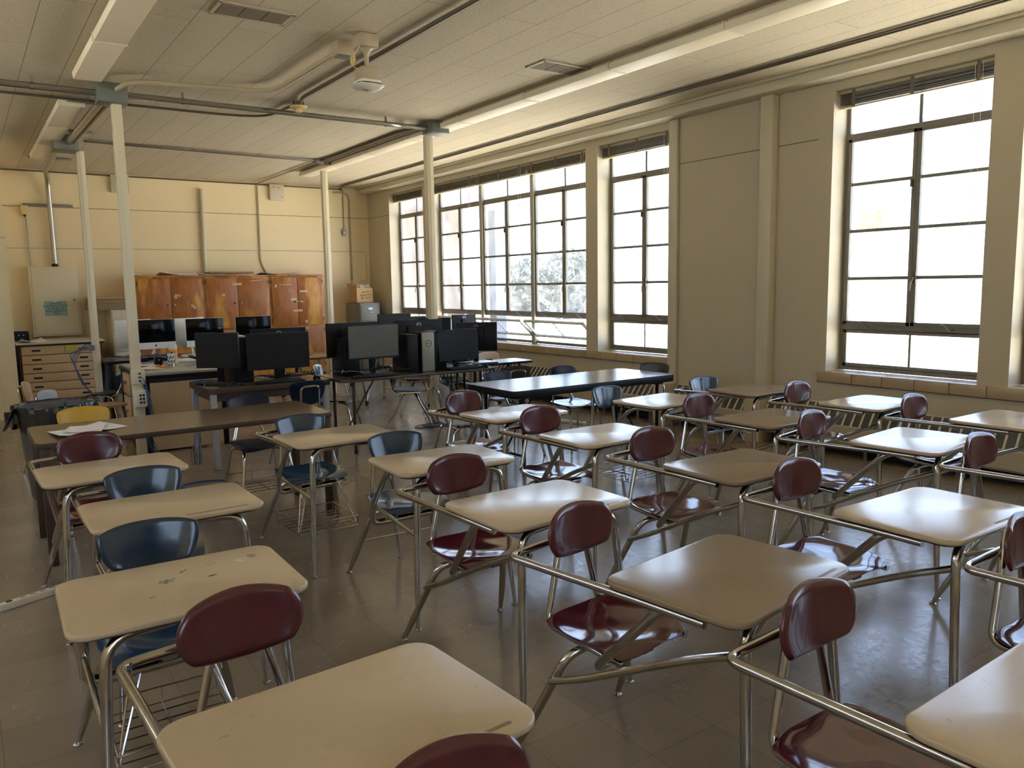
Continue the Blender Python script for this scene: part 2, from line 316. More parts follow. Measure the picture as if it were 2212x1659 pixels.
# ------------------------------------------------------------------ the room shell
XW = 6.7; XO = 7.02; H = 3.5; YB = 14.5; YF = -2.6; XL = -2.6; YP = 11.93; XP = 0.56
struct('floor', B(XL - .2, XO, YF - .2, YB + .2, -0.12, 0), 'floor')
struct('ceiling', B(XL - .2, XO, YF - .2, YB + .2, H, H + 0.2), 'ceiling')
struct('wall_back', B(XP, XO, YB, YB + .2, 0, H), 'wall')
struct('wall_left', MB().box(XL - .2, XL, YF, YP, 0, 2.35).box(XL - .2, XL, YF, YP, 3.3, H).box(XL - .2, XL, YF, 2.5, 2.35, 3.3).box(XL - .2, XL, 9.0, YP, 2.35, 3.3).box(XL - .2, -0.62, YP, YP + .14, 0, H).box(0.30, XP, YP, YP + .14, 0, H).box(-0.62, 0.30, YP, YP + .14, 2.12, H).box(XP - .14, XP, YP + .14, YB + .2, 0, H), 'wall')
struct('wall_front', MB().box(XL - .2, XO, YF - .2, YF, 0, 1.1).box(XL - .2, XO, YF - .2, YF, 3.3, H).box(XL - .2, -2.3, YF - .2, YF, 1.1, 3.3).box(0.1, XO, YF - .2, YF, 1.1, 3.3), 'wall')
# window-side wall with openings (y ranges)
OPEN = [(12.27, 13.57), (7.95, 12.07), (6.47, 7.72), (3.085, 4.45), (-1.27, 2.85)]
SZ0, SZ1 = 0.75, 3.31
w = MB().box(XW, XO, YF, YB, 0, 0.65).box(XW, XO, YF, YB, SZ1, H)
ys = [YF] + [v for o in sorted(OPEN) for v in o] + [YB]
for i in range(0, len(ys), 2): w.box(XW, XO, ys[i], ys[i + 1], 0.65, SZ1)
struct('wall_right', w, 'wall_shaded')
struct('trim_beam', B(6.49, XW, YF, YB, 3.39, H), 'trim', bevel=0.008)
struct('trim_beam_cap', B(6.44, 6.49, YF, YB, 3.475, H), 'trim')
struct('trim_post_wide', B(6.655, XW, 6.335, 6.465, 0, 3.39), 'trim', bevel=0.012)
struct('trim_post_boxed', MB().box(6.60, XW, 5.04, 5.19, 0, 3.39), 'trim', bevel=0.012)
for k, (y0, y1, z) in enumerate(((5.19, 6.335, 2.908), (4.60, 5.04, 2.905), (13.57, 14.5, 2.93))):
    struct('trim_%d' % (k + 1), B(XW - .003, XW + .001, y0, y1, z - .004, z + .004), 'groove')
struct('trim_4', B(XP, XW, YB - .003, YB, 2.931, 2.939), 'groove')
struct('trim_5', T([(XP, YB - .006, 2.30), (6.62, YB - .006, 2.30), (6.62, YB - .006, 1.6)], 0.009, n=8), 'trim')
struct('trim_6', MB().box(-0.62 - .07, -0.62, YP - .02, YP + .14, 0, 2.19).box(0.30, 0.37, YP - .02, YP + .14, 0, 2.19).box(-0.69, 0.37, YP - .02, YP + .14, 2.12, 2.19), 'wall')
struct('trim_7', B(0.37, XP + .006, YP - .006, YP + .01, 2.29, 2.315), 'trim')
struct('baseboard_left', B(0.37, XP + .008, YP - .012, YP + .1, 0, 0.10), 'darkwood')
d1 = struct('door_1', B(-0.62, 0.30, YP + .02, YP + .06, 0.005, 2.12), 'wood')
MB().lathe([(0.0, 0), (0.028, .002), (0.03, .03), (0.012, .04), (0.012, .05)], (0.22, YP + .02, 1.0), mtx=Matrix.Rotation(PI / 2, 4, 'X')).build('door_handle', 'chrome', d1)
# glazed sill tiles under each run of windows
sill = MB()
for y0, y1 in ((-1.4, 4.53), (6.468, 13.62)):
    y = y0; k = 0
    while y < y1 - .01:
        e = min(y + 0.293, y1); 
        if y1 - e < .1: e = y1
        sill.box(XW - .028, XW + .23, y + .0025, e - .0025, 0.652, 0.75); y = e
struct('window_sill', sill, mat('glazed_sill_tile', (0.44, 0.33, 0.19), 0.3, noise=0.08, scale=5), bevel=0.008)
struct('trim_sill_bed', MB().box(XW - .018, XW + .3, -1.4, 4.53, 0.645, 0.742).box(XW - .018, XW + .3, 6.468, 13.62, 0.645, 0.742), 'groove')

# ------------------------------------------------------------------ windows
GX = 6.93
g_ = MB()
for k in range(5): g_.box(-2.32 + k * .60, -2.28 + k * .60, YF - .14, YF - .08, 1.1, 3.3)
for z in (1.1, 1.65, 2.2, 2.75, 3.26): g_.box(-2.3, 0.1, YF - .13, YF - .09, z, z + .04)
g2 = MB()
for k in range(9): g2.box(XL - .14, XL - .08, 2.48 + k * .8125, 2.52 + k * .8125, 2.35, 3.3)
for z in (2.35, 2.8, 3.26): g2.box(XL - .13, XL - .09, 2.5, 9.0, z, z + .04)
w_ = struct('window_11', g2, 'winframe'); B(XL - .112, XL - .108, 2.5, 9.0, 2.35, 3.3).build('window_pane', 'glass', w_)  # added high band in the unseen left wall, for extra daylight on that side
w_ = struct('window_10', g_, 'winframe'); B(-2.3, 0.1, YF - .112, YF - .108, 1.1, 3.3).build('window_pane', 'glass', w_)  # added glazing behind the camera, out of view, to brighten the room
def window(i, y0, y1, open_hop=False, blind=None, hooks=True):
    root = bpy.data.objects.new('window_%d' % i, None); C.objects.link(root); root['kind'] = 'structure'; root.location = (0, 0, 0)
    yc = (y0 + y1) / 2; z0, z1 = 0.755, SZ1; zt = 2.91; zh = 1.17
    f = MB().box(GX - .015, GX + .035, y0, y0 + .035, z0, z1).box(GX - .015, GX + .035, y1 - .035, y1, z0, z1)
    f.box(GX - .02, GX + .035, y0, y1, z0, z0 + .04).box(GX - .015, GX + .035, y0, y1, z1 - .03, z1)
    f.box(GX - .02, GX + .035, y0, y1, zt - .027, zt + .027).box(GX - .022, GX + .035, y0, y1, zh - .03, zh + .02)
    f.box(GX, GX + .02, yc - .015, yc + .015, zt, z1)
    f.build('window_frame', 'winframe', root, bevel=0.003, segs=1)
    for a, b in ((y0 + .035, yc - .004), (yc + .004, y1 - .035)):
        g = MB().box(GX - .03, GX + .01, a, a + .034, zh + .02, zt - .022).box(GX - .03, GX + .01, b - .034, b, zh + .02, zt - .022)
        g.box(GX - .03, GX + .01, a, b, zh + .02, zh + .052).box(GX - .03, GX + .01, a, b, zt - .05, zt - .022)
        for zz in (2.478, 2.052, 1.616): g.box(GX - .02, GX + .008, a, b, zz - .0145, zz + .0145)
        g.build('window_sash', 'winframe', root, bevel=0.002, segs=1)
    MB().box(GX - .052, GX - .03, yc - .045, yc - .02, 1.57, 1.67).tube([(GX - .06, yc - .03, 1.62), (GX - .085, yc - .02, 1.56), (GX - .08, yc - .015, 1.50)], .006, n=6).box(GX - .05, GX - .03, yc + .02, yc + .04, 2.40, 2.46).build('window_latch', 'winbrass', root)
    # glazing
    MB().box(GX - .002, GX + .002, y0 + .03, y1 - .03, zh + .02, z1 - .03).build('window_pane', 'glass', root)
    if open_hop:
        th = math.radians(open_hop)
        mt = Matrix.Translation((GX - .01, 0, 0.865)) @ Matrix.Rotation(-th, 4, 'Y')
    else: mt = Matrix.Translation((GX - .01, 0, z0 + .04))
    L = zh - .03 - z0 - .042
    h = MB().box(-.015, .015, y0 + .04, y0 + .072, 0, L, mt).box(-.015, .015, y1 - .072, y1 - .04, 0, L, mt).box(-.015, .015, y0 + .04, y1 - .04, 0, .03, mt).box(-.015, .015, y0 + .04, y1 - .04, L - .03, L, mt).box(-.008, .008, yc - .01, yc + .01, 0, L, mt)
    h.build('window_hopper', M['reveal'] if open_hop else 'winframe', root, bevel=0.003, segs=1)
    B(-.002, .002, y0 + .05, y1 - .05, .01, L - .01, mt).build('hopper_pane', 'glass', root)
    for yy in (y0 + .30, y1 - .30):
        T([(GX - .03, yy, zh), (GX - .06, yy + .01, zh - .01), (GX - .10, yy + .05, zh + .04), (GX - .085, yy + .09, zh + .05)], .006, fillet=.02, n=6).build('window_catch', 'winbrass', root)
    return root
WINS = [(1, 12.27, 13.57, 0), (2, 10.72, 12.07, 46), (3, 9.36, 10.72, 46), (4, 7.95, 9.36, 46), (5, 6.47, 7.72, 0), (6, 3.085, 4.45, 0), (7, 1.48, 2.85, 0), (8, 0.11, 1.48, 0), (9, -1.27, 0.11, 0)]
for i, a, b, o in WINS: window(i, a, b, o)
for k, yy in enumerate((9.36, 10.72, 1.48, 0.11)):
    struct('trim_mullion_%d' % (k + 1), B(GX - .055, GX + .04, yy - .038, yy + .038, 0.752, SZ1), 'mullion', bevel=0.004)
BL = ['window blind bunched above the farthest single window, beside the back wall', 'window blind bunched above the triple window, over its farthest section', 'window blind bunched above the middle section of the triple window', 'window blind bunched above the triple window section nearest the single window',
      'blind bunched above the single window just before the blank wall', 'blind bunched above the tall window nearest the camera with two long cords', None]
for (i, a, b, o), lb in zip(WINS[:7], BL):
    if lb is None: lb = 'blind bunched over the window section cut off by the picture edge'
    t = thing('window_blind', lb, 'window blind', (GX - .13, (a + b) / 2, 3.205), 0, 'raised venetian blinds')
    w2 = (b - a) / 2 - .012
    B(-.025, .03, -w2, w2, .075, .105).build('head_rail', 'slatlight', t, bevel=.003)
    s = MB()
    for q in range(13):
        tl = random.uniform(-.10, .10); s.box(-.028, .028, -w2, w2, .070 - q * .0085, .0740 - q * .0085, Matrix.Rotation(tl, 4, 'Y'))
    s.build('slat_stack', 'slat', t)
    B(-.026, .026, -w2, w2, -.054, -.040).build('bottom_rail', 'slatlight', t, bevel=.003)
    s = MB()
    for q in (-w2 * .8, 0, w2 * .8): s.box(-.031, -.029, q - .015, q + .015, -.05, .10)
    s.build('ladder_tape', 'slat', t)
    zz = random.uniform(-1.3, -.9)
    MB().tube([(-.035, -w2 + .10, .08), (-.04, -w2 + .10, zz)], .0022, n=5).tube([(-.035, -w2 + .16, .08), (-.05, -w2 + .13, zz - .35)], .0022, n=5).build('pull_cord', 'white', t)

# ------------------------------------------------------------------ outside
struct('ground', B(-40, 90, -40, 90, -0.6, -0.4), mat('pale_sunlit_ground', (0.66, 0.60, 0.50), 0.95, noise=0.15, scale=0.5))
struct('path', B(9.2, 10.8, -30, 19, -0.4, -0.37), 'asphalt')
struct('kerb', MB().tube([(26.9, 16.7, -.38), (22.7, 10.8, -.38), (15, 0, -.38)], .14, n=6).tube([(23.3, 14.5, -.38), (20.0, 9.5, -.38), (13, -1, -.38)], .12, n=6).tube([(60, 36, -.38), (43, 22, -.38)], .16, n=6), 'redkerb')
t = thing('building', 'pale stucco school wing with flat overhanging roof, seen through the far windows', 'building', (0, 0, 0))
B(7.4, 12.2, 20, 30, -.4, 3.7).build('wall', 'stucco', t)
B(6.9, 13.6, 18.6, 30.5, 3.7, 4.1).build('roof', mat('roof_fascia', (0.18, 0.15, 0.15), 0.7), t)
B(12.6, 12.95, 18.9, 19.25, -.4, 3.7).build('post', mat('blue_grey_column', (0.10, 0.12, 0.15), 0.6), t)
def leafball(name, label, cat, c, rx, ry, rz, m, n, ls, group=None, trunk=None, zo=0.0):
    t = thing(name, label, cat, c, 0, group); b = MB()
    for k in range(n):
        u = random.uniform(-1, 1); a = random.uniform(0, 2 * PI); q = math.sqrt(1 - u * u); rr = random.uniform(.55, 1) * (1 + .18 * math.sin(3 * a + u * 4))
        p = Vector((rx * q * math.cos(a) * rr, ry * q * math.sin(a) * rr, zo + rz * (1 + u * rr)))
        e = Matrix.Rotation(random.uniform(0, 6), 3, Vector((random.random() - .5, random.random() - .5, random.random() - .5)).normalized())
        L = ls * random.uniform(.6, 1.3); b.add([p + e @ Vector(v) for v in ((-L, 0, 0), (0, -L * .45, 0), (L, 0, 0), (0, L * .45, 0))], [(0, 1, 2, 3)])
    b.build('foliage', m, t)
    if trunk: T([(0, 0, trunk), (0.05, 0, zo + rz)], .09, n=8, radii=[.14, .05]).build('trunk', 'bark', t)
    return t
leafball('shrub', 'large dark shrub outside the triple window, beside the pale building', 'shrub', (30.8, 42.0, -.4), 2.0, 2.4, 1.75, 'leaf', 4200, .24, 'shrubs outside the windows', trunk=0)
leafball('shrub', 'taller green shrub outside the triple window, nearer the single window', 'shrub', (29.6, 36.9, -.4), 1.6, 1.8, 1.95, 'leaf', 4200, .22, 'shrubs outside the windows', trunk=0)
leafball('conifer', 'small yellowish tree far off, seen through the nearest tall window', 'tree', (49.5, 30.0, -.4), 1.0, 1.0, .85, 'leaflight', 900, .16, trunk=0, zo=4.9)
t = thing('chain_link_fence', 'grey chain link fence beyond the single window', 'fence', (0, 0, -.4)); s = MB()
for k in range(9): s.tube([(19, -8 + k * 4, 0), (19, -8 + k * 4, 2.0)], .03, n=6)
s.tube([(19, -8, 2.0), (19, 24, 2.0)], .02, n=6); s.build('post', 'greyplastic', t)
s = MB()
for k in range(-20, 320):
    y = -8 + k * .1
    if y + 1.9 < 24 and y > -8: s.tube([(19, y, .05), (19, y + 1.9, 1.95)], .0035, n=3, cap=False).tube([(19, y + 1.9, .05), (19, y, 1.95)], .0035, n=3, cap=False)
s.build('mesh_panel', 'greyplastic', t)

# ------------------------------------------------------------------ ceiling fixtures
def light(name, y0, x, label, group):
    t = thing(name, label, 'ceiling light', (x, y0 + .6, H), 0, group)
    B(-.075, .075, -.62, .62, -.045, 0).build('housing', 'lightbody', t)
    mt = Matrix(((1, 0, 0, 0), (0, 0, 1, 0), (0, 1, 0, 0), (0, 0, 0, 1)))
    MB().prism([(-.115, -.03), (-.108, -.085), (.108, -.085), (.115, -.03)], -.617, .617, mt).build('lens', 'lens', t, bevel=.004)
    B(-.117, .117, -.625, -.613, -.088, -.02).build('end_cap', 'lens', t)
    return t
L0 = None
locs = [(4.84, 4.08 + 1.25 * k) for k in range(-3, 7)]
names = {3: 'beside the grey junction box', 6: 'at the end of the row, nearest the back wall'}
for k, (x, y) in enumerate(locs):
    lb = ['first', 'second', 'third', 'fourth', 'fifth', 'sixth', 'seventh', 'eighth', 'ninth', 'tenth'][len(locs) - 1 - k]
    lb = 'unlit wraparound light, %s from the back wall in the long row by the windows' % lb
    if L0 is None: L0 = light('fluorescent_light', y, x, lb, 'long row of ceiling lights by the windows'); B0 = L0
    else: dup(L0, (x, y + .6, H), 0, lb)
for k, (x, y, lb) in enumerate(((1.08, 6.68, 'unlit wraparound light ending above the conduit beside the tall cream pole'), (1.08, 5.43, 'unlit wraparound light cut by the picture top, continuing the row over the tall cream pole'),
        (1.08, 9.05, 'unlit wraparound light just behind the long ceiling conduit, first of the rear run'), (1.08, 10.30, 'unlit wraparound light in the middle of the rear run over the storage corner'), (1.08, 11.55, 'unlit wraparound light last before the back wall in the storage corner'))):
    dup(L0, (x, y + .6, H), 0, lb, 'row of ceiling lights over the left desks')
def vent(x, y, lb):
    t = thing('ceiling_vent', lb, 'vent', (x, y, H), 0, 'rectangular ceiling vents')
    MB().box(-.26, .26, -.14, -.115, -.012, 0).box(-.26, .26, .115, .14, -.012, 0).box(-.26, -.235, -.14, .14, -.012, 0).box(.235, .26, -.14, .14, -.012, 0).build('frame', 'lightbody', t, bevel=.003)
    B(-.24, .24, -.12, .12, -.004, 0).build('backing', 'darkwood', t)
    for k in (-1, 0, 1): B(k * .157 - .074, k * .157 + .074, -.112, .112, -.010, -.003).build('filter_panel', mat('vent_mesh', (0.20, 0.16, 0.10), .8, bump=.6, bscale=300) if k == -1 and 'vent_mesh' not in bpy.data.materials else bpy.data.materials['vent_mesh'], t)
    return t
vent(1.84, 5.72, 'ceiling vent with three mesh panels at the picture top, before the projector mount'); vent(4.51, 5.71, 'ceiling vent with mesh panels beside the long light row')
# smoke detector
t = thing('smoke_detector', 'yellowed round heat detector hanging under the ceiling at the conduit crossing', 'smoke detector', (3.03, 8.12, H))
MB().lathe([(.055, -.045), (.058, 0)]).build('base', 'darkwood', t)
MB().lathe([(.0, -.075), (.05, -.073), (.085, -.055), (.09, -.045), (.055, -.043)]).build('cover', 'cream', t)
MB().lathe([(0, -.105), (.03, -.103), (.034, -.075)]).tube([(.05, 0, -.07), (.035, 0, -.102)], .004, n=6).tube([(-.05, 0, -.07), (-.035, 0, -.102)], .004, n=6).build('sensor', 'cream', t)
# access point on a drop mount
t = thing('access_point', 'white rounded wireless unit hanging on a short tube and square boxes', 'wireless access point', (2.70, 5.76, H))
B(-.075, .075, -.075, .075, -.10, 0).build('ceiling_box', 'conduit_paint', t, bevel=.012)
MB().lathe([(.018, -.25), (.018, -.15), (.022, -.14), (.03, -.12), (.05, -.10)]).build('stem', 'conduit_paint', t)
B(-.075, .075, -.075, .075, -.34, -.245).build('lower_box', 'conduit_paint', t, bevel=.01)
MB().prism(rrect(.17, .17, .03), -.362, -.338).build('bracket', 'white', t, bevel=.004)
MB().prism(rrect(.19, .19, .05), -.378, -.36).build('vent_ring', 'black', t)
MB().shell(lambda u, v: (.115 * u * math.sqrt(1 - .3 * v * v), .115 * v * math.sqrt(1 - .3 * u * u), -.376 - .03 * (1 - u ** 4) * (1 - v ** 4)), 12, 12, -.012).build('cover', 'white', t)
text('a|m|b|n', .02, 'ink', t, (-.03, -.02, -.4075), (PI, 0, .4), name='lettering')
cb = MB()
cb.tube([(2.66, 5.72, 3.44), (2.60, 5.73, 3.36), (2.575, 5.75, 3.30), (2.60, 5.76, 3.24), (2.68, 5.72, 3.25)], .004, fillet=.03, n=6)
for q in range(3): cb.tube([(2.59 + .004 * q, 5.75, 3.36), (2.565 - .003 * q, 5.745, 3.31), (2.575, 5.75, 3.265 - .01 * q), (2.60 + .006 * q, 5.755, 3.31), (2.592, 5.75, 3.36)], .0035, fillet=.03, n=6)
tag(cb.build('data_cable', 'cream', None), 'yellow data cable looped and tied beside the wireless unit', 'cable')
t = thing('junction_box', 'cream square outlet box on the ceiling at the end of the painted conduit', 'junction box', (2.62, 6.02, H), 0, 'junction boxes on the ceiling')
B(-.065, .065, -.07, .07, -.11, 0).build('box', 'conduit_paint', t, bevel=.008); B(-.05, .05, -.05, .05, -.113, -.109).build('cover', 'greybox', t)
def jbox(x, y, sx, sy, z0, lb, m='greybox'):
    t = thing('junction_box', lb, 'junction box', (x, y, z0), 0, 'junction boxes on the ceiling')
    B(-sx / 2, sx / 2, -sy / 2, sy / 2, 0, H - z0).build('box', m, t, bevel=.004)
    B(-sx / 2 - .004, sx / 2 + .004, -sy / 2 - .003, sy / 2 + .003, -.012, 0).build('lid', 'strut', t, bevel=.002)
    return t
jbox(1.325, 8.33, .25, .22, 3.335, 'big grey junction box on top of the nearest cream pole')
jbox(4.74, 8.31, .22, .24, 3.375, 'big grey junction box on the pole by the window light row')
jbox(1.24, 11.30, .27, .34, 3.335, 'grey junction box over the storage corner, beside the rear cream pole')
jbox(4.55, 11.50, .12, .12, 3.44, 'small steel junction box beside the pole before the orange cabinets, nearer the poster side', 'strut')
jbox(4.74, 11.50, .14, .12, 3.44, 'small steel junction box tucked between that far pole and the light row', 'strut')
# conduits
def pipe(name, lb, pts, r, m='conduit', fil=.1, group='conduits on the ceiling', n=10, clamps=()):
    t = thing(name, lb, 'conduit', pts[0], 0, group); o = Vector(pts[0])
    T([Vector(p) - o for p in pts], r, fillet=fil, n=n).build('tube', m, t)
    if clamps:
        for p in clamps:
            q = Vector(p) - o; MB().lathe([(r + .004, -.012), (r + .004, .012)], q, n=12, mtx=Matrix.Rotation(PI / 2, 4, 'Y')).box(q.x - .01, q.x + .01, q.y - .004, q.y + .004, q.z + r, H - o.z if p[2] > 3.3 else q.z + r + .01).build('clamp', 'strut', t)
    return t
pipe('conduit', 'thick grey conduit running across the ceiling from the side to the nearest junction box', [(XL + .02, 8.36, 3.42), (1.20, 8.36, 3.42)], .03, clamps=[(.7, 8.36, 3.42)])
pipe('conduit', 'thick shiny conduit crossing the ceiling between the two big grey boxes', [(1.45, 8.31, 3.42), (4.63, 8.31, 3.42)], .026, clamps=[(1.95, 8.31, 3.42), (4.1, 8.31, 3.42)])
pipe('conduit', 'thin steel conduit beneath the thick shiny one, with a wiggle at its start', [(1.45, 8.27, 3.385), (1.6, 8.25, 3.40), (2.5, 8.25, 3.40), (4.2, 8.25, 3.40), (4.45, 8.4, 3.44), (4.5, 8.6, 3.46)], .011, fil=.06)
pipe('conduit', 'second thin conduit alongside the thick shiny one', [(2.75, 8.21, 3.40), (4.15, 8.21, 3.40), (4.42, 8.40, 3.44), (4.46, 8.7, 3.46)], .011, fil=.06)
pipe('conduit', 'cream painted conduit sweeping from the nearest junction box to the wireless unit', [(1.36, 8.22, 3.44), (1.42, 7.87, 3.45), (1.9, 7.78, 3.45), (2.60, 7.66, 3.45), (2.62, 6.09, 3.45)], .022, 'conduit_paint', .28)
pipe('conduit', 'dark conduit running along the ceiling over the desks to the heat detector', [(2.99, YF + .1, 3.47), (2.95, 7.8, 3.47), (3.02, 8.05, 3.47)], .018, 'conduit_dark', .1)
pipe('conduit', 'thin conduit behind the nearest box, bending up to the heat detector', [(XL + .02, 9.05, 3.475), (2.55, 8.98, 3.475), (2.94, 8.85, 3.475), (2.99, 8.2, 3.475)], .013, 'conduit_dark', .2)
pipe('conduit', 'thick conduit linking the nearest grey box to the one in the storage corner', [(1.29, 8.44, 3.41), (1.26, 11.13, 3.41)], .036, clamps=[])
pipe('conduit', 'thick cream conduit beside it between the nearest box and the storage corner box', [(1.37, 8.44, 3.42), (1.33, 11.13, 3.42)], .03, 'conduit_paint')
pipe('conduit', 'thick conduit dropping down the back wall to the electrical panel', [(1.20, 11.47, 3.41), (1.24, 13.9, 3.41), (1.30, 14.40, 3.38), (1.31, 14.43, 2.6), (1.31, 14.43, 2.03)], .034, fil=.22)
pipe('conduit', 'thin dark conduit crossing from the rear pole to the pole before the cabinets', [(1.46, 11.36, 3.47), (1.75, 11.42, 3.475), (4.48, 11.50, 3.47)], .012, 'conduit_dark', .1)
pipe('conduit', 'lower strand of the thin pair crossing to the pole before the cabinets', [(1.50, 11.31, 3.475), (1.8, 11.37, 3.48), (4.48, 11.46, 3.47)], .010, 'conduit', .1)
for k in range(4):
    pipe('conduit', 'one of four parallel steel conduits beside the window light row, between the two far poles', [(4.58 + k * .038 - .01, 11.42, 3.46), (4.60 + k * .036, 11.1, 3.47), (4.60 + k * .036, 8.9, 3.47), (4.66 + .02 * k, 8.43, 3.46)], .013, 'conduit_dark' if k % 2 else 'conduit', .1, group='parallel conduits by the light row')
pipe('conduit', 'thin conduit from the far pole box back to the back wall top', [(4.55, 11.57, 3.475), (4.57, 14.47, 3.475)], .012, 'conduit_paint')
pipe('conduit', 'thin dark conduit along the top of the back wall', [(XP, 14.475, 3.475), (6.18, 14.475, 3.46)], .012, 'conduit_dark', group='conduits on the back wall')
pipe('conduit', 'thin cream conduit down the back wall behind the orange cabinets', [(4.57, 14.478, 3.46), (4.555, 14.478, 2.1), (4.66, 14.478, 1.87)], .013, 'conduit_paint', .1, 'conduits on the back wall')
pipe('conduit', 'thin dark conduit along the ceiling edge over the windows', [(6.03, YF + .1, 3.475), (6.03, 14.1, 3.475), (6.12, 14.45, 3.46)], .011, 'conduit_dark', .1)
pipe('conduit', 'second dark conduit hugging the ceiling edge over the windows', [(6.00, YF + .1, 3.48), (5.99, 14.1, 3.48)], .010, 'conduit_dark', .1)
pipe('conduit', 'cream conduit with a rounded elbow going down the corner end of the back wall', [(6.0, 14.478, 3.40), (6.31, 14.478, 3.40), (6.31, 14.478, 1.75)], .015, 'conduit_paint', .14, 'conduits on the back wall')
pipe('conduit', 'short thin conduit dropping to the small switch box near the corner', [(6.19, 14.48, 3.46), (6.19, 14.48, 2.70)], .009, 'conduit_paint', 0, 'conduits on the back wall')
pipe('wall_pipe', 'thick cream pipe standing on the back wall above the orange cabinets', [(3.58, 14.455, 1.86), (3.60, 14.455, 3.33)], .036, 'trim', 0, 'conduits on the back wall', n=16)
pipe('conduit', 'thin steel conduit from the cream wall box down to the electrical panel', [(.975, 14.47, 2.80), (.99, 14.47, 2.03)], .011, 'conduit', 0, 'conduits on the back wall')
def strut(p, sx, sy, sz, lb):
    t = tag(MB().box(-sx / 2, sx / 2, -sy / 2, sy / 2, -sz / 2, sz / 2).build('support_channel', 'strut', None, bevel=.002), lb, 'metal bracket', 'steel support channels'); t.location = p
strut((1.31, 10.80, 3.485), .36, .04, .03, 'short steel channel on the ceiling before the storage corner box')
strut((1.18, 11.62, 3.485), .42, .04, .03, 'short steel channel on the ceiling just behind the storage corner box')
strut((1.24, 13.1, 3.485), .52, .04, .03, 'short steel channel on the ceiling near the back wall')
strut((1.22, 9.02, 3.465), .36, .05, .03, 'short steel channel on the ceiling under the nearest grey box')
strut((1.29, 14.48, 2.962), .68, .03, .035, 'steel channel fixed level on the back wall above the electrical panel')
t = thing('outlet_box', 'small cream box on the back wall under the steel channel', 'electrical box', (.965, 14.46, 2.875), 0, 'small boxes on the back wall')
B(-.05, .05, -.03, .04, -.07, .07).build('box', 'cream', t, bevel=.006); MB().lathe([(.014, -.10), (.014, -.07)], n=10).build('connector', 'rubber', t)
t = thing('switch_box', 'small grey box on the back wall near the window corner', 'electrical box', (6.18, 14.46, 2.655), 0, 'small boxes on the back wall')
B(-.035, .035, -.025, .04, -.055, .055).build('box', 'greyplastic', t, bevel=.006); B(-.012, .012, -.03, -.024, -.02, .02).build('switch', 'white', t)
for x, w_, lb in ((2.33, .27, 'square cream speaker panel high on the back wall, half behind the nearest pole'), (4.91, .26, 'square cream speaker panel high on the back wall above the orange cabinets')):
    t = thing('wall_speaker', lb, 'speaker', (x, 14.5, 3.34), 0, 'speaker panels on the back wall')
    B(-w_ / 2, w_ / 2, -.06, 0, -.14, .14).build('panel', 'trim', t, bevel=.004)
    for q in ((-.06, .09), (.03, .085), (.09, -.08)): MB().lathe([(0, 0), (.009, 0), (.009, .006)], (q[0], -.062, q[1]), n=12, mtx=Matrix.Rotation(PI / 2, 4, 'X')).build('screw_hole', 'darkwood', t)
# poles
PB = None
for x, y, lb, s_ in ((1.36, 8.33, 'tall square cream pole nearest the camera with outlets on it', .085), (4.63, 8.31, 'square cream pole rising behind the black monitors by the windows', .085), (1.40, 11.32, 'square cream pole in front of the drawer cabinet', .085), (4.63, 11.50, 'square cream pole standing before the orange cabinets', .085)):
    if PB is None:
        PB = thing('power_pole', lb, 'pole', (x, y, 0), 0, 'floor to ceiling power poles')
        B(-s_ / 2, s_ / 2, -s_ / 2, s_ / 2, 0, 3.335).build('shaft', 'pole', PB, bevel=.004); B(-s_ / 2 + .028, s_ / 2 - .028, -s_ / 2 - .004, -s_ / 2 + .002, .02, 3.33).build('cover_strip', 'pole', PB, bevel=.002)
    else: dup(PB, (x, y, 0), 0, lb)
t = thing('outlet_box', 'cream outlet box with three cable jacks on the nearest pole', 'electrical box', (1.36, 8.265, .80), 0, 'outlet boxes on the nearest pole')
B(-.06, .06, -.045, .02, -.075, .06).build('box', 'beigesteel', t, bevel=.004)
for k in range(3): B(.0, .022, -.05, -.044, -.05 + k * .035, -.035 + k * .035).build('jack', 'rubber', t)
t = thing('outlet_box', 'white surge outlet with six black sockets low on the nearest pole', 'electrical box', (1.36, 8.26, .585), 0, 'outlet boxes on the nearest pole')
B(-.055, .06, -.05, .02, -.085, .085).build('box', 'white', t, bevel=.012)
for k in range(6): MB().lathe([(0, 0), (.011, 0), (.011, .004)], (.005 + (k % 2) * .028, -.051, -.035 + (k // 2) * .035), n=10, mtx=Matrix.Rotation(PI / 2, 4, 'X')).build('socket', 'rubber', t)
B(.04, .065, -.075, -.05, -.06, .08).build('plug', 'alu', t, bevel=.006)

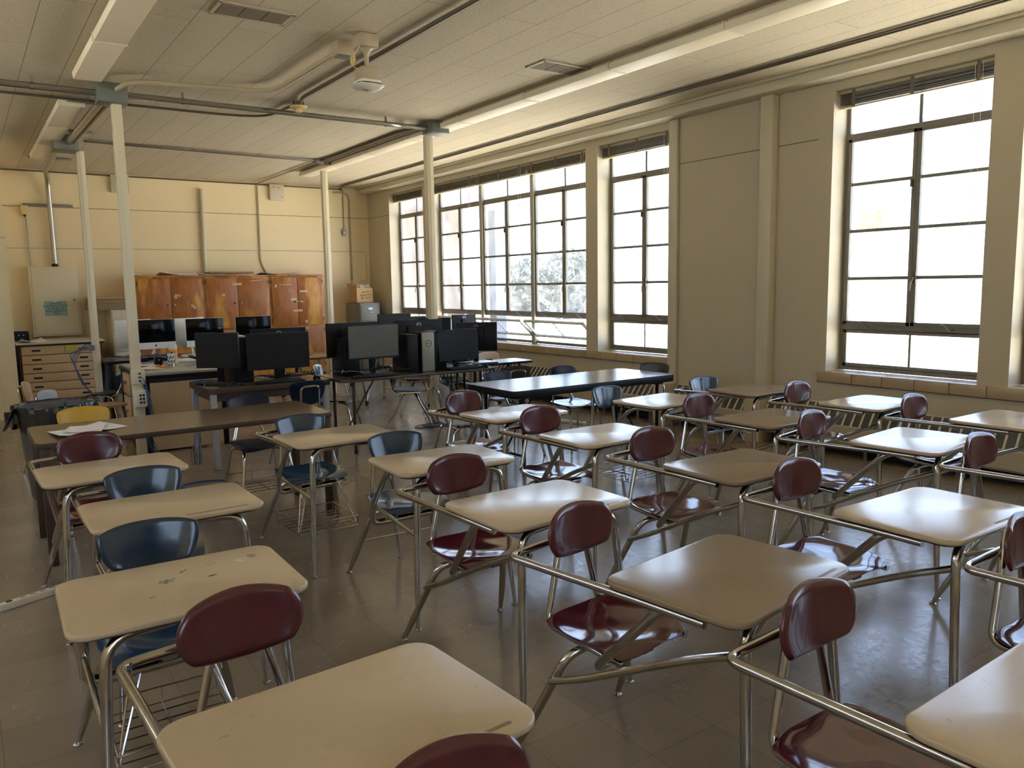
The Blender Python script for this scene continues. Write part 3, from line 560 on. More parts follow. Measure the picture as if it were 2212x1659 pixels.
# ------------------------------------------------------------------ heaters along the window wall
def heater(y0, y1, lb):
    t = thing('radiator_cover', lb, 'radiator', (XW, y0, 0), 0, 'radiator covers under the windows'); L = y1 - y0
    xs = lambda pts: pts
    mt = Matrix(((1, 0, 0, 0), (0, 0, 1, 0), (0, 1, 0, 0), (0, 0, 0, 1)))
    MB().prism([(0, .47), (-.03, .47), (-.03, .455), (-.004, .44), (-.004, .12), (0, .12)], 0, L, mt).prism([(-.205, .285), (-.21, .14), (-.19, .12), (-.19, .285)], 0, L, mt).build('panel', 'wall_shaded', t)
    MB().prism([(-.03, .455), (-.19, .285), (-.185, .26), (-.02, .43)], .01, L - .01, mt).build('coil', 'ink', t)
    g = MB(); n = int(L / .085)
    for k in range(n + 1):
        y = L * k / n; a = Vector((-.03, 0, .468)); b = Vector((-.20, 0, .288)); w_ = .009
        g.add([(a.x, y - w_, a.z), (a.x, y + w_, a.z), (b.x, y + w_ - .03, b.z), (b.x, y - w_ - .03, b.z), (a.x, y - w_, a.z - .012), (a.x, y + w_, a.z - .012), (b.x, y + w_ - .03, b.z - .012), (b.x, y - w_ - .03, b.z - .012)], [(0, 1, 2, 3), (7, 6, 5, 4), (0, 4, 5, 1), (1, 5, 6, 2), (2, 6, 7, 3), (3, 7, 4, 0)])
    g.box(-.04, -.02, 0, L, .452, .47).box(-.21, -.19, 0, L, .275, .295); g.build('grille', 'trim', t)
    g = MB()
    for k in range(14): g.box(-.045 - k * .0105, -.042 - k * .0105, 0, L, .432 - k * .011, .45 - k * .011)
    g.build('fin', 'strut', t)
    for k in range(int(L / .8) + 1): B(-.17, -.14, .1 + k * .8, .13 + k * .8, 0, .13).build('foot', 'strut', t)
    B(-.02, 0, 0, L, 0, .12).build('recess_shade_strip', 'rubber', t)  # black strip painting the shade of the gap under the panel
heater(6.50, 14.0, 'long beige radiator cover under the triple window, behind the grey topped table')
heater(5.22, 6.30, 'short beige radiator cover between the two wall posts')
heater(-1.8, 5.02, 'long beige radiator cover under the nearest windows, beside the last desk column')
struct('trim_heater_1', B(6.47, XW, 6.30, 6.50, 0, .475), 'wall_shaded', bevel=.006); struct('trim_heater_2', B(6.47, XW, 5.02, 5.22, 0, .475), 'wall_shaded', bevel=.006)

# ------------------------------------------------------------------ combo desks
def oval(a, b, k, z0, y0, bend, lean):
    return lambda u, v: (a * u * math.sqrt(1 - k * v * v), y0 - bend * u * u + lean * v, z0 + b * v * math.sqrt(1 - k * u * u))
def trap(a1, a0, b, k, z0, y0, bend, lean):
    def f(u, v):
        a = a0 + (a1 - a0) * (v + 1) / 2
        return (a * u * math.sqrt(1 - k * v * v * u * u), y0 - bend * u * u + lean * v, z0 + b * v * math.sqrt(1 - k * u * u * abs(u) * v * v) - (.012 * u * u if v > 0 else -.014 * u * u) * v * v)
    return f
def seatf(w, d, cy, z):
    def f(u, v):
        x = w / 2 * u * math.sqrt(1 - .24 * v * v); y = cy + d / 2 * v * math.sqrt(1 - .24 * u * u)
        zz = z - .016 * (1 - u * u) * (1 - (v + .1) ** 2 * .8) + .010 * max(0, v) ** 2 - .016 * max(0, -v - .55) ** 2 / .2 + .008 * math.cos(u * PI) * max(0, -v) ** 1.5 + .003 * math.sin(5 * u + 1) * math.sin(4 * v)
        return (x, y, zz)
    return f
def make_desk(kind, label, rail=True, basket=False, wire=False):
    top = {'m': 'desk', 'b': 'desk'}[kind]
    t = thing('student_desk', label, 'student desk', (0, 0, 0), 0, 'one piece student desks with attached seats')
    o = MB().prism(rrect(.635, .475, .062), .731, .750).build('desktop', top, t, bevel=.007, segs=3, ang=50)
    MB().prism(rrect(.595, .435, .05), .722, .7315).build('underside', 'darkwood', t)
    MB().prism(rrect(.24, .011, .005, 3, .13, -.205), .7499, .7506).build('pencil_groove', 'desk2', t)
    for sx in (-1, 1):
        l = T([(sx * .27, -.245, .01), (sx * .252, -.222, .30), (sx * .228, -.195, .712), (sx * .05, -.175, .7155)], .0155, fillet=.075, n=14, radii=[.0095, .0155, .0155, .0155]).build('leg', 'chrome', t)
        MB().lathe([(0, 0), (.017, .001), (.017, .005), (.008, .010), (.008, .02)], (sx * .27, -.245, 0), n=14).build('foot_glide', 'chrome', l)
        l = T([(sx * .27, .665, .01), (sx * .225, .575, .20), (sx * .175, .500, .385), (sx * .02, .45, .395)], .0155, fillet=.085, n=14, radii=[.0095, .0155, .0155, .0155]).build('leg', 'chrome', t)
        MB().lathe([(0, 0), (.017, .001), (.017, .005), (.008, .010), (.008, .02)], (sx * .27, .665, 0), n=14).build('foot_glide', 'chrome', l)
    MB().box(-.13, .13, .40, .52, .403, .413).box(-.025, .025, .30, .55, .393, .405).build('seat_bracket', 'strut', t)
    if kind == 'm':
        T([(-.215, .550, .275), (-.225, .40, .34), (-.232, -.02, .56), (-.232, -.195, .635)], .0125, fillet=.12, n=10).build('stretcher', 'chrome', t)
        T([(-.20, -.10, .7155), (-.275, .03, .7155), (-.195, .365, .384), (.13, .365, .388)], .0185, fillet=[0, .06, .05, 0], n=12, flat=.8).build('strut', 'chrome', t)
        T([(.06, .664, .715), (-.285, .672, .700), (-.300, .10, .7165), (-.300, -.12, .7165)], .0132, fillet=[0, .05, .04, 0], n=12).build('arm_rail', 'chrome', t)
        MB().tube([(-.040, .652, .785), (-.135, .640, .425), (-.165, .27, .412)], .0122, fillet=.045, n=12).tube([(.040, .652, .785), (.135, .640, .425), (.165, .27, .412)], .0122, fillet=.045, n=12).build('back_post', 'chrome', t)
        MB().shell(oval(.169, .094, .395, .747, .638, .034, .008), 20, 14, -.021).build('backrest', 'maroon', t, ang=80, sub=1)
        MB().shell(seatf(.40, .385, .445, .452), 18, 18, .011).build('seat', 'maroon_seat', t, ang=80, sub=1)
    else:
        T([(-.225, -.10, .7155), (-.262, .06, .7155), (-.25, .31, .48), (-.245, .345, .365), (.16, .35, .372)], .0185, fillet=[0, .10, .09, .045, 0], n=12, flat=.8).build('strut', 'chrome', t)
        T([(-.25, .30, .475), (-.242, -.195, .44)], .0095, n=10).build('stretcher', 'chrome', t)
        if rail: T([(.10, .648, .70), (-.285, .645, .692), (-.300, .20, .7165), (-.300, -.05, .7165)], .0132, fillet=[0, .05, .04, 0], n=12).build('arm_rail', 'chrome', t)
        MB().tube([(-.10, .625, .77), (-.135, .615, .415), (-.15, .25, .405)], .0122, fillet=.045, n=12).tube([(.10, .625, .77), (.135, .615, .415), (.15, .25, .405)], .0122, fillet=.045, n=12).build('back_post', 'chrome', t)
        MB().shell(trap(.186, .140, .087, .22, .709, .605, .042, .014), 20, 14, -.014).build('backrest', 'blue', t, ang=80, sub=1)
        MB().shell(seatf(.41, .39, .43, .45), 18, 18, .012).build('seat', 'blue_seat', t, ang=80, sub=1)
        if basket:
            g = MB(); R = .0032
            for z, i in ((.125, 0), (.185, 0)): g.tube([(-.19, .16, z), (.19, .16, z), (.19, .56, z), (-.19, .56, z), (-.19, .16, z)], R, n=6)
            for k in range(5): g.tube([(-.19, .22 + k * .07, .125), (.19, .22 + k * .07, .125)], R * .9, n=6)
            for k in (-.19, -.0, .19):
                g.tube([(k, .16, .185), (k, .16, .125), (k, .56, .125), (k, .56, .185)], R, n=6)
            for sx in (-1, 1): g.tube([(sx * .10, .24, .40), (sx * .19, .16, .15), (sx * .19, .19, .135), (sx * .12, .30, .40)], R * 1.4, fillet=.01, n=6)
            for sx in (-1, 1): g.tube([(sx * .19, .56, .185), (sx * .222, .57, .19)], R, n=6)
            g.build('book_basket', 'chrome', t)
        if wire: MB().tube([(-.225, .575, .205), (.225, .575, .205)], .0045, n=8).build('crossbar', 'chrome', t)
    return t
DM = make_desk('m', ''); DB = {k: make_desk('b', '', *k) for k in ((True, True, False), (True, False, True), (False, True, False), (False, False, True))}
used = set()
DESKS = [
 (1, 'm', .555, 4.283, .034, 0, 'beige student desk with maroon oval back, in front of the brown table'),
 (2, (True, False, True), .644, 3.374, .006, 0, 'beige student desk with navy back, directly before the maroon desk at the brown table'),
 (3, (False, True, False), .475, 2.415, -.027, 0, 'scuffed beige student desk with navy back and wire basket, scribbles on its top'),
 (4, 'm', .571, 1.414, .058, 0, 'large beige student desk in front of the scribbled one, maroon oval back'),
 (5, 'm', .61, .48, 0, 0, 'student desk of which only the maroon back top shows at the picture bottom'),
 (6, (True, True, False), 1.775, 4.398, .015, 0, 'student desk with navy back and wire book basket, near the end of the brown table'),
 (7, (False, False, True), 1.938, 3.433, -.05, 0, 'student desk with glossy navy back and seat and no basket, second column'),
 (8, 'm', 1.839, 2.485, .023, 0, 'maroon student desk with shiny pale top, right before the glossy navy one'),
 (9, 'm', 1.823, 1.508, .125, 1, 'shade-toned beige topped student desk with maroon back and fully visible shiny maroon seat'),
 (10, 'm', 1.755, .55, .02, 0, 'maroon student desk at the picture corner with its top cut off'),
 (11, 'm', 3.054, 4.392, .053, 0, 'maroon student desk closest to the corner of the grey topped table'),
 (12, 'm', 2.999, 3.415, 0, 0, 'maroon student desk in the third column, second from the grey topped table'),
 (13, 'm', 2.993, 2.417, -.018, 1, 'shade-toned beige topped maroon student desk in the middle of the third column'),
 (14, 'm', 2.923, 1.466, -.018, 0, 'maroon student desk with pale blue sheen, top reaching the picture edge'),
 (15, 'm', 2.815, .505, 0, 0, 'maroon student desk cut by the picture edge, only back, rail and seat showing'),
 (16, (False, True, False), 4.227, 4.148, .065, 0, 'student desk with reflective navy back just in front of the grey topped table'),
 (17, 'm', 4.196, 3.156, .012, 1, 'shade-toned beige topped maroon student desk, fourth column, behind the one with a pale glossy top'),
 (18, 'm', 4.184, 2.216, .1, 0, 'maroon student desk with pale glossy top and smears, fourth column'),
 (19, 'm', 4.13, 1.26, 0, 0, 'maroon student desk whose back and rail show beside the picture edge, behind a pale top'),
 (20, (True, True, False), 5.201, 4.076, -.062, 1, 'shade-toned beige topped student desk with reflective navy back, against the boxed wall post'),
 (21, 'm', 5.242, 3.11, .006, 0, 'maroon student desk with bright pale top under the nearest tall window'),
 (22, 'm', 5.22, 2.19, 0, 0, 'maroon student desk closest to the window wall, its top running out of the picture'),
]
for i, k, x, y, rz, br, lb in DESKS:
    src = DM if k == 'm' else DB[k]
    sw = {'beige_laminate_top': 'desk2'} if br else None
    if src not in used and not br:
        used.add(src); src.location = (x, y, 0); src.rotation_euler = (0, 0, rz); src['label'] = lb
    else: dup(src, (x, y, 0), rz, lb, swap=sw)

sd3 = [o for o in bpy.data.objects if o.get('label', '').startswith('scuffed beige')][0]
r3 = random.Random(11)
def scrib(cx, cy, w_, n, mt, rr=.0012):
    p = [(cx + r3.uniform(-w_, w_), cy + r3.uniform(-w_, w_) * .8, .7502) for _ in range(n)]
    o = T(p, rr, fillet=.01, n=4, flat=.3).build('scribble', mt, sd3)
for a in ((-.03, .05, .028, 14, 'greycable', .0009), (.02, .11, .018, 9, 'conduit_dark', .0007), (.09, .02, .016, 8, 'conduit_dark', .0007), (-.09, -.06, .01, 4, 'conduit_dark', .0008), (.20, .10, .03, 7, 'paper', .0013), (.24, .13, .02, 5, 'conduit_dark', .0007), (.11, .13, .02, 5, 'yellownote', .0012)): scrib(*a)
# ------------------------------------------------------------------ tables
def table(name, label, x0, x1, y0, y1, z, m, edge, th=.03, apron=0, legs='post', legm='black', group=None, skirt=None):
    t = thing(name, label, 'table', ((x0 + x1) / 2, (y0 + y1) / 2, 0), 0, group); w = x1 - x0; d = y1 - y0
    MB().prism(rrect(w - .008, d - .008, .05), z - .004, z).build('tabletop', m, t)
    MB().prism(rrect(w, d, .055), z - th, z - .002).build('edge_band', edge, t, bevel=.003)
    if apron: MB().box(-w / 2 + .05, w / 2 - .05, -d / 2 + .04, -d / 2 + .055, z - th - apron, z - th).box(-w / 2 + .05, w / 2 - .05, d / 2 - .055, d / 2 - .04, z - th - apron, z - th).box(-w / 2 + .04, -w / 2 + .055, -d / 2 + .05, d / 2 - .05, z - th - apron, z - th).box(w / 2 - .055, w / 2 - .04, -d / 2 + .05, d / 2 - .05, z - th - apron, z - th).build('apron', edge, t)
    for sx in (-1, 1):
        for sy in (-1, 1):
            X = sx * (w / 2 - .16); Y = sy * (d / 2 - .09)
            if legs == 'post':
                X = sx * (w / 2 - .045); Y = sy * (d / 2 - .045)
                B(X - .025, X + .025, Y - .025, Y + .025, 0, z - th).build('leg', legm, t, bevel=.004)
            else:
                o = T([(X, Y, .012), (X, Y, z - th - .01)], .016, n=12).build('leg', legm, t); MB().lathe([(.019, 0), (.019, .025)], (X, Y, 0), n=12).build('foot_cap', 'rubber', o)
        if legs != 'post':
            T([(sx * (w / 2 - .16), -d / 2 + .09, .16), (sx * (w / 2 - .16), d / 2 - .09, .16)], .011, n=8).build('crossbar', legm, t)
            T([(sx * (w / 2 - .16), 0, .16), (sx * (w / 2 - .50), 0, z - th - .01)], .009, n=8).build('brace', legm, t)
    return t
table('folding_table', 'long grey topped table with thick black edge near the window heater', 3.68, 5.57, 5.29, 6.05, .74, 'greytop', 'black', th=.065, legs='fold')
table('work_table', 'long brown table with loose white papers, in front of the bin', .30, 2.12, 5.265, 6.02, .74, 'walnut', 'darkwood', th=.032, apron=0, legs='post', legm='darkwood')
table('computer_table', 'brown wooden table with grey square legs carrying two black monitors', 1.76, 2.90, 7.24, 8.02, .74, 'walnut', 'darkwood', th=.055, apron=.07, legs='post', legm='greyplastic')
table('folding_table', 'long thin brown folding table loaded with black computers and cables', 2.92, 4.70, 7.05, 7.72, .738, 'walnut', 'brownplastic', th=.028, legs='fold', legm='darkwood')
table('folding_table', 'lower side table with a laptop, beside the window end of the computer tables', 4.74, 5.70, 7.74, 8.16, .70, 'greytop', 'black', th=.028, legs='fold', legm='black')
table('computer_table', 'table behind the window side monitors holding the farthest black computers', 4.85, 6.35, 9.9, 10.6, .74, 'walnut', 'darkwood', th=.03, legs='fold', legm='chrome')
table('mac_table', 'dark topped table by the cabinets with an all in one computer and blue cables', 1.46, 2.28, 11.0, 11.72, .74, 'walnut', 'black', th=.04, legs='post')
table('mac_table', 'dark topped table before the orange cabinets holding two silver all in one computers', 2.32, 3.95, 10.97, 11.7, .74, 'walnut', 'black', th=.04, legs='post')
t = thing('rolling_table', 'low rolling table on slanted chrome legs with casters, behind the computer tables', 'table', (4.1, 10.3, 0))
B(-.62, .62, -.4, .4, .69, .715).build('tabletop', 'walnut', t, bevel=.004)
for sx in (-1, 1):
    for sy in (-1, 1):
        l = MB().tube([(sx * .40, sy * .30, .06), (sx * .56, sy * .36, .69)], .014, n=8).tube([(sx * .40, sy * .30, .06), (sx * .26, sy * .36, .69)], .014, n=8).build('leg', 'chrome', t)
        MB().lathe([(.034, -.012), (.034, .012)], (sx * .40, sy * .30, .034), n=16, mtx=Matrix.Rotation(PI / 2, 4, 'Y')).build('caster', 'rubber', l)
# teacher desk
t = thing('teacher_desk', 'big desk with grey top, black legs and maple panels, beside the nearest cream pole', 'desk', (1.84, 9.15, 0))
B(-.40, .40, -.70, .70, .775, .80).build('desktop', 'greytop', t, bevel=.004); B(-.405, .405, -.705, .705, .745, .776).build('edge_band', 'black', t)
for sx in (-1, 1):
    for sy in (-1, 1): B(sx * .37 - .025, sx * .37 + .025, sy * .66 - .025, sy * .66 + .025, 0, .745).build('leg', 'black', t, bevel=.003)
B(-.34, .34, -.68, -.66, .02, .70).build('side_panel', 'laminate', t); B(-.34, .34, .62, .64, .02, .74).build('side_panel', 'laminate', t); B(.36, .375, -.62, .62, .3, .74).build('modesty_panel', 'laminate', t)
for y0 in (-.62, .22):
    B(-.36, .25, y0, y0 + .42, .06, .74).build('pedestal', 'darkwood', t)
    for z0, z1 in ((.10, .46), (.48, .72)):
        dr = B(-.385, -.36, y0 + .01, y0 + .41, z0, z1).build('drawer', 'laminate', t, bevel=.002)
        T([(-.385, y0 + .17, (z0 + z1) / 2 + .03), (-.41, y0 + .18, (z0 + z1) / 2), (-.41, y0 + .26, (z0 + z1) / 2), (-.385, y0 + .27, (z0 + z1) / 2 + .03)], .005, fillet=.01, n=6).build('handle', 'winbrass', dr)
# ------------------------------------------------------------------ school chairs
def make_chair(colour, seatc, label, loc, rz, loop=True, basket=False, top=.79, group='loose school chairs', splay=False):
    t = thing('school_chair', label, 'chair', loc + (0,), rz, group); dz = top - .79
    MB().shell(lambda u, v: seatf(.40, .39, 0, .445)(u, v), 14, 14, .010).build('seat', seatc, t, ang=80, sub=1)
    MB().shell(trap(.190, .140, .112, .25, .682 + dz, .205, .028, .018), 16, 12, -.011).build('backrest', colour, t, ang=80, sub=1)
    zt = .745 + dz
    T([(-.14, -.12, .418), (-.14, .17, .412), (-.085, .222, .56), (-.085, .243, zt), (.085, .243, zt), (.085, .222, .56), (.14, .17, .412), (.14, -.12, .418)], .0105, fillet=[0, .06, .03, .045, .045, .03, .06, 0], n=10).build('back_frame', 'chrome', t)
    for sx in (-1, 1):
        for sy in (-1, 1):
            l = T([(sx * .26, sy * .27, .01), (sx * .045, sy * .06, .385), (sx * .03, sy * .02, .418)] if splay else [(sx * .225, sy * .23, .01), (sx * .165, sy * .14, .405), (sx * .13, sy * .02, .418)], .0115, fillet=.02 if splay else .05, n=10, radii=[.0085, .0115, .0115]).build('leg', 'chrome', t)
            MB().lathe([(0, 0), (.015, .001), (.015, .005), (.008, .010), (.008, .02)], (sx * (.26 if splay else .225), sy * (.27 if splay else .23), 0), n=12).build('foot_glide', 'chrome', l)
    if basket:
        g = MB()
        for z in (.12, .19): g.tube([(-.19, -.18, z), (.19, -.18, z), (.19, .2, z), (-.19, .2, z), (-.19, -.18, z)], .0032, n=6)
        for k in range(4): g.tube([(-.19, -.1 + k * .08, .12), (.19, -.1 + k * .08, .12)], .003, n=6)
        for x in (-.19, 0, .19): g.tube([(x, -.18, .19), (x, -.18, .12), (x, .2, .12), (x, .2, .19)], .003, n=6)
        for sx in (-1, 1): g.tube([(sx * .13, -.05, .41), (sx * .19, -.18, .12)], .004, n=6)
        g.build('book_basket', 'chrome', t)
    return t
make_chair('navy_dark', 'navy_dark', 'dark navy chair with chrome loop on its back, seen from behind at the monitor table', (2.50, 7.02), PI + .05)
make_chair('navy_dark', 'navy_dark', 'navy chair with wire book basket behind the far end of the brown table', (1.80, 6.00), .05, basket=True, top=.80)
make_chair('yellow', 'yellow', 'yellow chair behind the brown table beside the bin', (.69, 6.12), .12, top=.80)
make_chair('blue', 'navy_dark', 'blue backed chair turned toward the windows under the long computer table', (3.24, 7.96), .95, top=.80)
make_chair('black', 'black', 'black chair with long splayed legs under the computer table, by the window side pole', (4.20, 8.12), 1.05, top=.72, splay=True)
make_chair('black', 'black', 'dark chair farther back, half hidden behind the pole and cables', (4.80, 9.05), 1.2, top=.72, splay=True)
make_chair('navy_dark', 'blue_seat', 'blue seated chair with dark back under the lower side table by the windows', (5.02, 8.66), -PI / 2 + .2, top=.72)
make_chair('greyplastic', 'greyplastic', 'pale grey chair seen side on at the end of the grey topped table', (3.52, 5.84), PI / 2 - .15)
make_chair('brownplastic', 'brownplastic', 'taupe chair with chrome loop on its back, before the laptop table', (4.66, 6.80), PI - .15, top=.79)
make_chair('tan', 'tan', 'tan wooden looking chair behind the laptop table', (5.52, 8.27), .1, top=.765)
make_chair('navy_dark', 'navy_dark', 'dark chair tucked behind the grey topped table, nearest the pole', (4.20, 6.10), .05)
make_chair('navy_dark', 'blue_seat', 'dark chair with pale reflecting seat at the middle of the grey topped table', (4.95, 6.06), .0)
make_chair('brownplastic', 'brownplastic', 'dark brown chair at the window end of the grey topped table', (5.52, 5.66), -PI / 2 + .25, top=.81)
make_chair('greyplastic', 'greyplastic', 'small blue grey chair between the bin and the drawer cabinet', (.74, 7.86), 1.05, top=.765)
make_chair('tan', 'tan', 'tan chair just behind the small blue grey one', (.64, 8.45), 1.35, top=.80)
t = thing('stool', 'low tan stool with dark splayed legs beside the nearest pole, behind the bin', 'stool', (1.17, 9.08, 0), .4)
MB().prism(rrect(.34, .30, .05), .43, .455).build('seat', 'tan', t, bevel=.006)
for sx in (-1, 1):
    for sy in (-1, 1): T([(sx * .19, sy * .17, .0), (sx * .12, sy * .10, .43)], .011, n=8).build('leg', 'darkwood', t)
make_chair('navy_dark', 'navy_dark', 'navy chair with chrome loop pulled up to the table with blue cables', (1.92, 10.72), PI, top=.80)
make_chair('navy_dark', 'navy_dark', 'black chair between the rear pole and the big desk, mostly hidden', (1.36, 10.28), -2.2, top=.66)

# ------------------------------------------------------------------ computers
def ring_logo(parent, x, y, z, r, m, rot=(PI / 2, 0, 0), back=False):
    mt = Matrix.Translation((x, y, z)) @ Matrix.Rotation(PI / 2, 4, 'X'); b = MB()
    n = 24; vs = []
    for rr in (r, r * .86):
        for zz in (0, .0015):
            for k in range(n): vs.append(mt @ Vector((rr * math.cos(2 * PI * k / n), rr * math.sin(2 * PI * k / n), zz)))
    fs = []
    for k in range(n):
        q = (k + 1) % n; fs += [(n + k, n + q, 3 * n + q, 3 * n + k), (k, q, n + q, n + k), (2 * n + k, 2 * n + q, 3 * n + q, 3 * n + k), (k, q, 2 * n + q, 2 * n + k)]
    b.add(vs, fs); b.build('logo_ring', m, parent)
    text('DELL', r * .62, m, parent, (x, y - .0006 if not back else y + .0006, z), (PI / 2, 0, PI if back else 0), name='lettering')
def monitor(label, loc, rz, w=.54, h=.325, zc=.30, scr='screen', tilt=0.0, logo=True, group='black monitors on the computer tables'):
    t = thing('computer_monitor', label, 'monitor', loc, rz, group)
    mt = Matrix.Translation((0, 0, zc)) @ Matrix.Rotation(tilt, 4, 'X')
    B(-w / 2, w / 2, -.012, .012, -h / 2, h / 2, mt).build('housing', 'black', t, bevel=.003)
    B(-w / 2 + .15, w / 2 - .15, .010, .035, -h / 2 + .06, h / 2 - .06, mt).build('rear_cover', 'black', t, bevel=.008)
    B(-w / 2 + .007, w / 2 - .007, -.0135, -.0118, -h / 2 + .018, h / 2 - .007, mt).build('screen', scr, t)
    B(-w / 2 + .002, w / 2 - .002, -.0138, -.0118, -h / 2 + .002, -h / 2 + .015, mt).build('bezel', 'black', t)
    B(-.03, .03, .03, .055, .012, zc + .02).build('stand', 'black', t, bevel=.004)
    MB().prism(rrect(.24, .19, .03), 0, .012, Matrix.Translation((0, .03, 0))).build('base', 'black', t, bevel=.003)
    if logo: 
        e = bpy.data.objects.new('logo', None)
        mk = MB(); ring_logo(t, 0, .0145, zc + h * .33, .028, 'alu', back=True)
    return t
def tower(label, loc, rz, face='black', w=.155, d=.36, h=.36, logo=False):
    t = thing('computer_tower', label, 'computer', loc, rz, 'desktop computer towers')
    B(-w / 2, w / 2, -d / 2 + .02, d / 2, 0, h).build('case', 'black', t, bevel=.004)
    B(-w / 2, w / 2, -d / 2, -d / 2 + .022, 0, h).build('front_panel', face, t, bevel=.006)
    if logo: ring_logo(t, 0, -d / 2 - .0005, h * .72, .036, 'black')
    return t
def keyboard(label, loc, rz, m='black'):
    t = thing('keyboard', label, 'keyboard', loc, rz, 'keyboards on the tables')
    B(-.22, .22, -.07, .07, 0, .016).build('body', m, t, bevel=.003); g = MB()
    for r in range(5):
        for c in range(15): g.box(-.208 + c * .0278, -.184 + c * .0278, -.062 + r * .0255, -.040 + r * .0255, .015, .022)
    k = g.build('keys', 'rubber' if m == 'black' else 'white', t); return t
def mouse(label, loc, rz, m='black'):
    t = thing('mouse', label, 'mouse', loc, rz, 'mice on the tables')
    MB().lathe([(0.033, 0), (.032, .01), (.024, .024), (.010, .031), (0, .032)], n=16, mtx=Matrix.Scale(1.7, 4, (0, 1, 0))).build('shell', m, t); B(-.002, .002, -.045, -.015, .026, .031).build('wheel', 'rubber', t)
    return t
Z1 = .74
monitor('black monitor facing the camera on the brown wooden table', (2.47, 7.46, Z1), .0, w=.60, h=.345, zc=.285, scr='screen')
monitor('black monitor turned sideways on the brown wooden table', (1.95, 7.62, Z1), -.72, w=.42, h=.33, zc=.31, scr='screen')
monitor('black monitor facing away behind the front one, white papers above it', (2.62, 7.88, Z1), PI, w=.56, h=.33, zc=.315)
tower('black computer tower between the two monitors on the brown wooden table', (2.155, 7.73, Z1), .1, h=.42, d=.40)
monitor('dusty grey screened monitor on the long computer table', (3.38, 7.30, Z1), .03, w=.56, h=.34, zc=.33, scr='screen_grey')
monitor('black monitor seen from behind with a round logo, beside the orange cabinets', (3.30, 7.62, Z1), PI + .12, w=.60, h=.34, zc=.345)
tower('black tower standing just beside the dusty grey screen', (3.17, 7.52, Z1), .0, h=.37, d=.34)
monitor('black monitor seen from behind with round logo above the silver tower', (4.05, 7.60, Z1), PI + .02, w=.58, h=.34, zc=.345)
tower('slim dark tower pressed against the silver fronted one', (3.78, 7.40, Z1), .0, w=.12, h=.385, face='screen')
tower('tower with silver front panel and round logo', (3.945, 7.37, Z1), .0, w=.14, h=.40, face='silver', logo=True)
tower('wide black tower between the silver front and the tilted monitor', (4.12, 7.45, Z1), .0, w=.16, h=.385)
monitor('black monitor leaning back a little at the window end of the long computer table', (4.36, 7.30, Z1), .08, w=.52, h=.33, zc=.245, tilt=-.10, logo=False)
monitor('large dark monitor angled edge on, beyond the window side pole', (5.02, 7.97, .70), PI - .75, w=.50, h=.34, zc=.31)
monitor('distant monitor seen from behind in front of the open window panes', (6.18, 10.15, Z1), PI + .05, w=.42, h=.27, zc=.31)
monitor('distant black monitor at the end of the farthest table, nearest the filing cabinet', (5.02, 10.12, Z1), .05, w=.52, h=.40, zc=.30, logo=False)
monitor('distant wide black monitor beside the window side pole, seen over the others', (5.38, 10.3, Z1), .1, w=.50, h=.34, zc=.27, logo=False)
monitor('distant black monitor partly hidden by the window side pole', (5.72, 10.2, Z1), -.3, w=.46, h=.34, zc=.24, logo=False)
for k, (x, y, z, h) in enumerate(((5.16, 9.02, 0, .0),)): pass
t2 = thing('computer_cart', 'low dark cart with stacked flat computers beyond the tilted monitor', 'cart', (5.32, 9.15, 0))
B(-.26, .26, -.2, .2, .62, .65).build('shelf', 'black', t2, bevel=.004)
for sx in (-1, 1):
    for sy in (-1, 1):
        l = T([(sx * .23, sy * .17, .05), (sx * .23, sy * .17, .62)], .012, n=8).build('leg', 'chrome', t2); MB().lathe([(.022, -.012), (.022, .012)], (sx * .23, sy * .17, .024), n=14, mtx=Matrix.Rotation(PI / 2, 4, 'Y')).build('caster', 'rubber', l)
for k, lb in enumerate(('bottom computer of the small stack on the dark cart', 'middle computer of the small stack on the dark cart', 'top computer of the small stack on the dark cart')):
    q = thing('desktop_computer', lb, 'computer', (5.30 + .03 * k, 9.12, .651 + k * .125), .1 * k, 'flat computers on the cart'); B(-.20, .20, -.17, .17, 0, .115).build('case', 'black', q, bevel=.004); B(-.20, .20, -.172, -.168, .01, .105).build('front_panel', 'screen', q)
